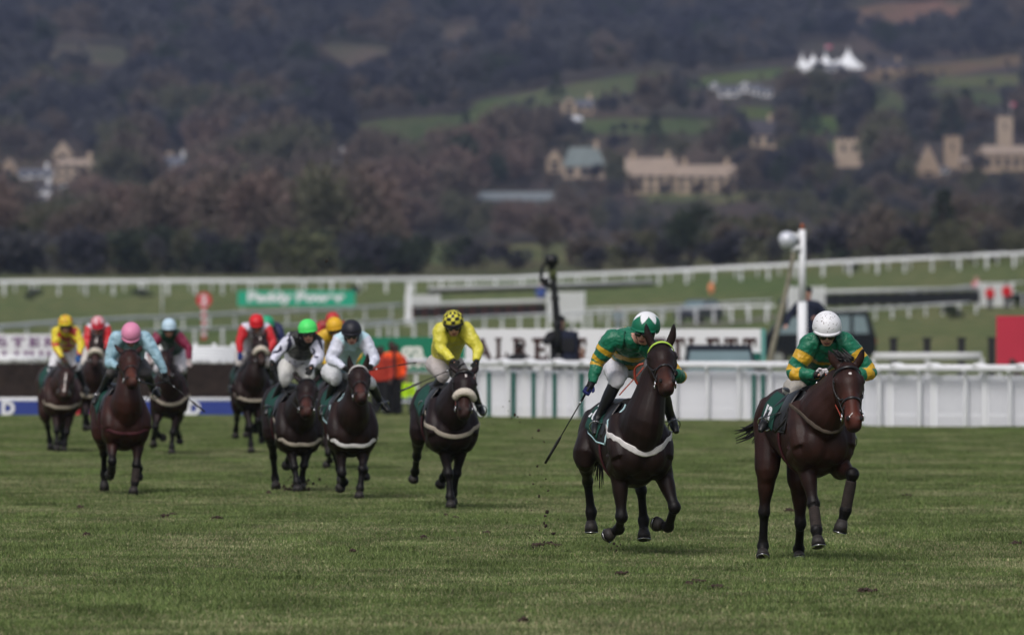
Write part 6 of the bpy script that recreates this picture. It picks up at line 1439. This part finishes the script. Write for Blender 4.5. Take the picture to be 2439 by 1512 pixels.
# ------------------------------------------------------------------ vehicles
def vehicle(name, o, rz, Lc, Wd, body_prof, cab_prof, wins, paint, label, cat='car', lights=True, wheel=.33, wx=(.2, .8), cabin=None, wsc=True):
    """side outlines are (x along the car from the nose, z); the car is centred on o and its nose points to local -x"""
    e = empty(name, o, rz); tag(e, label, cat)
    def side(prof, hw, inset_top=0.0, zt=None):
        b = MB(); n = len(prof); zmin = min(z for x, z in prof); zmax = max(z for x, z in prof)
        for s_ in (-1, 1):
            for x, z in prof: b.v.append(Vector((x - Lc / 2, s_ * (hw - inset_top * (z - zmin) / max(.01, zmax - zmin)), z)))
        for k_ in range(n): j = (k_ + 1) % n; b.f.append((k_, j, n + j, n + k_)); b.smooth.append(False)
        b.f.append(tuple(range(n))[::-1]); b.f.append(tuple(range(n, 2 * n))); b.smooth += [False, False]; return b
    o1 = side(body_prof, Wd / 2).build('body', paint, e); md = o1.modifiers.new('bevel', 'BEVEL'); md.width = .06; md.segments = 3
    o2 = side(cab_prof, Wd / 2 - .02, .13).build('cabin', cabin or paint, e); md = o2.modifiers.new('bevel', 'BEVEL'); md.width = .05; md.segments = 3
    z0c, z1c = min(z for x, z in cab_prof), max(z for x, z in cab_prof)
    for poly in wins:
        for s_ in (-1, 1):
            b = MB(); n = len(poly)
            for off in (0, .02):
                for x, z in poly: b.v.append(Vector((x - Lc / 2, s_ * (Wd / 2 - .02 - .13 * (z - z0c) / (z1c - z0c) + .002 + off * .5), z)))
            for k_ in range(n): j = (k_ + 1) % n; b.f.append((k_, j, n + j, n + k_)); b.smooth.append(False)
            b.f.append(tuple(range(n))[::-1]); b.f.append(tuple(range(n, 2 * n))); b.smooth += [False, False]; b.build('side_window', CARG, e)
    if wsc:
        for (xa, za), (xb, zb), nm in ((cab_prof[0], cab_prof[1], 'windscreen'), (cab_prof[-1], cab_prof[-2], 'rear_window')):
            b = MB(); v0 = Vector((xa - Lc / 2, 0, za)); v1 = Vector((xb - Lc / 2, 0, zb)); nrm = Vector((v1.z - v0.z, 0, -(v1.x - v0.x))).normalized(); 
            if (nm == 'windscreen') == (nrm.x > 0): nrm = -nrm
            c0, c1 = v0.lerp(v1, .10), v0.lerp(v1, .80)
            for q, off in ((0, .004), (0, .016)):
                for c_, hw in ((c0, Wd / 2 - .12), (c1, Wd / 2 - .20)):
                    for s_ in (-1, 1): b.v.append(c_ + nrm * off + Vector((0, s_ * hw, 0)))
            b.f += [(0, 1, 3, 2), (4, 6, 7, 5), (0, 4, 5, 1), (2, 3, 7, 6), (0, 2, 6, 4), (1, 5, 7, 3)]; b.smooth += [False] * 6; b.build(nm, CARG, e)
    for x_ in wx:
        for s_ in (-1, 1):
            c_ = Vector((x_ * Lc - Lc / 2, s_ * (Wd / 2 - .09), wheel)); wl = MB().tube([c_ - Vector((0, .11, 0)), c_ + Vector((0, .11, 0))], [wheel, wheel], seg=22, hint=Vector((1, 0, 0)), straight=True, smooth=False).build('wheel', TYRE, e)
            MB().tube([c_ - Vector((0, .12, 0)), c_ + Vector((0, .12, 0))], [wheel * .55] * 2, seg=16, hint=Vector((1, 0, 0)), straight=True, smooth=False).build('rim', STEEL, wl)
    zb = max(z for x, z in body_prof); xn = min(x for x, z in body_prof) - Lc / 2
    for s_ in (-1, 1):
        MB().ball((xn + .05, s_ * (Wd / 2 - .28), zb * .78), (.09, .15, .09)).build('headlight', mat('headlight', (.6, .62, .64), .15, .05, 3), e)
        MB().box((-xn - .02, s_ * (Wd / 2 - .14), zb * .8), (.06, .16, .22)).build('tail_light', mat('tail_light', (.5, .02, .02), .3, .05, 3), e)
        MB().ball((cab_prof[0][0] - Lc / 2 + .28, s_ * (Wd / 2 + .08), z0c + .10), (.06, .12, .09)).build('wing_mirror', paint, e)
    MB().box((xn + .02, 0, zb * .62), (.06, Wd * .45, zb * .18)).build('grille', BLKM, e); MB().box((xn + .0, 0, zb * .34), (.05, .5, .11)).build('number_plate', WPRINT, e)
    MB().box((xn + .03, 0, zb * .36), (.12, Wd * .92, .16)).build('bumper', BLKM, e)
    return e
CARG = mat('car_glass', (.14, .20, .215), .06, .15, 1.2, spec=.9); TYRE = mat('tyre', (.012, .012, .012), .9, .2, 8)
SILV = mat('silver_blue_paint', (.008, .011, .018), .6, .08, 1.5, spec=.2); DKP = mat('dark_green_paint_car', (.006, .008, .010), .6, .15, 2, spec=.2); GRP = mat('graphite_paint', (.055, .06, .085), .35, .1, 2, coat=.5)
# hatchback facing the camera behind the rail
g = on_ground(1716, 190)
vehicle('parked_car', g + Vector((0, 1.2, .0)), math.pi / 2, 4.1, 1.72, [(0, .28), (0, .72), (.15, .86), (1.05, .98), (4.0, 1.0), (4.1, .5), (4.1, .28)], [(1.02, .97), (1.72, 1.60), (3.3, 1.62), (4.02, .99)],
        [[(1.45, 1.05), (1.85, 1.48), (2.5, 1.5), (2.5, 1.05)], [(2.6, 1.05), (2.6, 1.5), (3.3, 1.5), (3.6, 1.05)]], SILV, 'silver blue hatchback parked head on behind the front rail between the two leaders')
# 4x4 side on
sc_ = 350 / FD; g = on_ground(1942, 350)
vehicle('off_road_vehicle', g + Vector((0, 1, 0)), 0, 292 * sc_, 1.8, [(0.00, 0.46), (0.00, 1.08), (0.16, 1.23), (1.30, 1.30), (5.00, 1.35), (5.03, 0.51), (5.00, 0.46)], [(0.46, 1.25), (1.24, 2.26), (4.69, 2.33), (4.98, 1.35)],
        [[(0.98, 1.39), (1.43, 2.05), (2.02, 2.07), (2.02, 1.39)], [(2.19, 1.39), (2.19, 2.10), (3.19, 2.12), (3.19, 1.39)], [(3.41, 1.41), (3.41, 2.14), (3.94, 2.14), (3.94, 1.41)], [(4.09, 1.41), (4.09, 2.14), (4.56, 2.12), (4.72, 1.41)]],
        DKP, 'dark off road vehicle parked side on behind the white mast', 'off-road car', wheel=.40, wx=(.2, .8))
e_, L_ = bystander(1925, 683, 800, 198, 'man in a navy jacket and cap standing high behind the white mast', NAVY, NAVY, FAB('cap_navy', (.008, .009, .014)), arms=[((-.36, -.05, 1.2), (-.45, -.22, .98)), ((.33, -.08, 1.18), (.16, -.30, 1.12))])
q = empty('platform', Vector((L_(0, 0, 0).x, L_(0, 0, 0).y, float(terrain_z(L_(0, 0, 0).x, L_(0, 0, 0).y))))); hz_ = L_(0, 0, 0).z - q.location.z; tag(q, 'small dark platform under the man in the navy jacket', 'platform')
MB().box((0, 0, hz_ - .03), (.9, .7, .06)).build('deck', BLKM, q)
lg_ = MB().box((0, 0, hz_ / 2 - .03), (.06, .06, max(.1, hz_ - .06))).mesh('leg'); lg_.materials.append(BLKM)
for x_ in (-.4, .4):
    for y_ in (-.3, .3): obj('leg', lg_, None, q, (x_, y_, 0))
g = ground(1665, 769)
vehicle('parked_car', g, math.radians(64), 4.2, 1.75, [(0, .30), (0, .75), (.15, .88), (1.15, 1.0), (4.1, 1.02), (4.2, .5), (4.2, .30)], [(1.05, .98), (1.75, 1.56), (3.3, 1.58), (4.1, 1.02)],
        [[(1.5, 1.05), (1.9, 1.46), (2.5, 1.48), (2.5, 1.05)], [(2.6, 1.05), (2.6, 1.48), (3.3, 1.46), (3.6, 1.05)]], GRP, 'graphite car parked on the track in the middle distance, seen at an angle')
g = ground(1366, 296); vehicle('parked_car', g + Vector((0, 0, .3)), 0.2, 4.2, 1.75, [(0, .30), (0, .75), (1.15, 1.0), (4.1, 1.02), (4.2, .30)], [(1.05, .98), (1.75, 1.56), (3.3, 1.58), (4.1, 1.02)], [], mat('white_paint', (.7, .72, .8), .4, .05, 1), 'tiny white car on the hillside below the tall narrow golden house')
# short track in the middle distance
tp = [ground(1610, 778), ground(1720, 772), ground(1800, 764), ground(1850, 755)]
b = MB()
for a_, b_ in zip(tp[:-1], tp[1:]):
    n_ = 8
    for i in range(n_):
        p0, p1 = a_.lerp(b_, i / n_), a_.lerp(b_, (i + 1) / n_); f_ = lambda p_, w_: Vector((p_.x, p_.y + w_, float(terrain_z(p_.x, p_.y + w_)) + .05))
        b.quad(f_(p0, -4), f_(p1, -4), f_(p1, 6), f_(p0, 6))
tag(b.build('track', mat('gravel_track', (.16, .15, .12), .95, .2, 1.5)), 'grey gravel track by the distant parked car', kind='structure')

# ------------------------------------------------------------------ divots and flying turf
rc = random.Random(21)
def clod_mesh(seed, n=2):
    r_ = random.Random(seed); b = MB(); b.ball((0, 0, 0), (1, .8, .55), 8, 6)
    for v in b.v: v *= 1 + .55 * noise.noise(Vector(v) * 1.7 + Vector((seed, 0, 0)))
    me = b.mesh('clod'); me.materials.append(MUDM); return me
CLM = [clod_mesh(i) for i in range(5)]
FLY = [(1283, 1025, 6), (1268, 1042, 3), (1226, 988, 5), (1233, 992, 4), (1218, 996, 3), (1250, 1010, 2), (1296, 1052, 4), (1280, 1110, 5), (1262, 1130, 3), (1300, 1140, 3), (1306, 1168, 5), (1288, 1158, 3), (1318, 1150, 2), (1310, 1095, 2), (1270, 1152, 4), (1284, 1182, 6),
       (1303, 1218, 7), (1299, 1228, 5), (1296, 1245, 6), (1300, 1252, 8), (1318, 1270, 8), (1285, 1262, 3), (1275, 1275, 3), (1262, 1280, 4), (1270, 1302, 5), (1282, 1312, 3), (1462, 1294, 5), (1470, 1300, 4), (1478, 1296, 3), (1456, 1305, 4), (1468, 1312, 6), (1474, 1318, 3), (1484, 1308, 3),
       (1460, 1322, 3), (1208, 1050, 2), (1230, 1068, 2), (778, 622, 6), (1175, 1010, 2), (1213, 955, 3), (1238, 1005, 3), (1330, 1236, 3), (1210, 978, 2), (1225, 930, 2), (1198, 968, 2), (1244, 1080, 2), (1290, 1130, 2), (1324, 1206, 2), (1266, 1215, 3), (1276, 1240, 3), (1312, 1290, 4), (1296, 1290, 5)]
for i, (dx, dy, sz) in enumerate(FLY):
    Y = 80.5 if dy > 700 else 62; p = unproj(dx, dy, Y); o_ = obj('clod', CLM[i % 5], None, None, p); k_ = sz * .78 * Y / FD; o_.scale = (k_, k_, k_ * .9); o_.rotation_euler = (rc.random() * 3, rc.random() * 3, rc.random() * 3)
    lev = ('high beside the shoulder' if dy < 1010 else 'level with the whip tip' if dy < 1100 else 'below the whip tip' if dy < 1190 else 'low down' if dy < 1260 else 'just above the turf'); sd_ = 'left part' if dx < 1262 else ('middle' if dx < 1290 else 'right part'); sw = ['tiny', 'tiny', 'tiny', 'small', 'middling', 'chunky', 'large', 'large', 'biggest'][min(sz, 8)]
    tag(o_, 'large dark clod high in the air against the far hedge' if dy < 700 else (f'{sw} flying clod {lev}, {sd_} of the shower' if dx < 1400 else f'{sw} clod thrown up under the hooves of the second horse'), 'clod', None if dy < 700 else 'clods of turf in the air')
DIV = [(1310, 1302, 30), (1276, 1304, 24), (1330, 1306, 14), (1088, 1243, 20), (1062, 1236, 10), (1010, 1288, 12), (710, 1150, 34), (705, 1158, 22), (1712, 1406, 36), (1660, 1392, 40), (2065, 1414, 40), (1640, 1398, 16), (1480, 1372, 24), (190, 1212, 14), (410, 1234, 16), (392, 1238, 18), (205, 1280, 12), (520, 1243, 20),
       (840, 1318, 10), (1160, 1278, 14), (2420, 1300, 24), (2160, 1186, 24), (1880, 1218, 20), (640, 1180, 14), (1250, 1480, 20)]
for i, (dx, dy, wd) in enumerate(DIV):
    g = ground(dx, dy); k_ = wd * .55 * g.y / FD; r_ = random.Random(i); b = MB()
    for j in range(46):
        a_ = r_.random() * 6.28; q_ = abs(r_.gauss(0, .5)) * k_
        n0_ = len(b.v); b.ball((math.cos(a_) * q_, math.sin(a_) * q_ * 2.2, r_.uniform(.0, .03)), (r_.uniform(.008, .022) * (1 + k_), r_.uniform(.01, .03) * (1 + k_), r_.uniform(.006, .020)), 6, 4)
        for v in b.v[n0_:]: v += Vector((noise.noise(v * 22), noise.noise(v * 22 + Vector((5, 0, 0))), noise.noise(v * 22 + Vector((0, 5, 0))))) * .008
    o_ = b.build('divot', MUDM, None, g + Vector((0, 0, .012))); o_['kind'] = 'stuff'; o_['label'] = 'torn up dark earth of a hoof mark in the turf'
# low turf splash under the fifth horse
b = MB(); g0 = on_ground(712, 108.0)
for j in range(60):
    p = Vector((rc.gauss(0, .12), rc.gauss(0, .1), abs(rc.gauss(0, .09)))); b.ball(p, (rc.uniform(.008, .022),) * 3, 6, 4)
o_ = b.build('turf_spray', MUDM, None, g0); o_['kind'] = 'stuff'; o_['label'] = 'spray of brown earth at the forefeet of the green capped rider\'s horse'

# ------------------------------------------------------------------ air
hb_ = MB().box((0, 2250, 145), (3400, 6000, 312)).mesh('haze'); hm_ = bpy.data.materials.new('haze'); hm_.use_nodes = True; t = hm_.node_tree; t.nodes.clear()
pv_ = t.nodes.new('ShaderNodeVolumePrincipled'); pv_.inputs['Density'].default_value = 0.000055; pv_.inputs['Color'].default_value = (.50, .62, 1.0, 1); pv_.inputs['Anisotropy'].default_value = 0.0
ou = t.nodes.new('ShaderNodeOutputMaterial'); t.links.new(pv_.outputs[0], ou.inputs['Volume'])
if HAZE: tag(obj('haze', hb_, hm_), 'thin blue haze over the valley', kind='stuff')
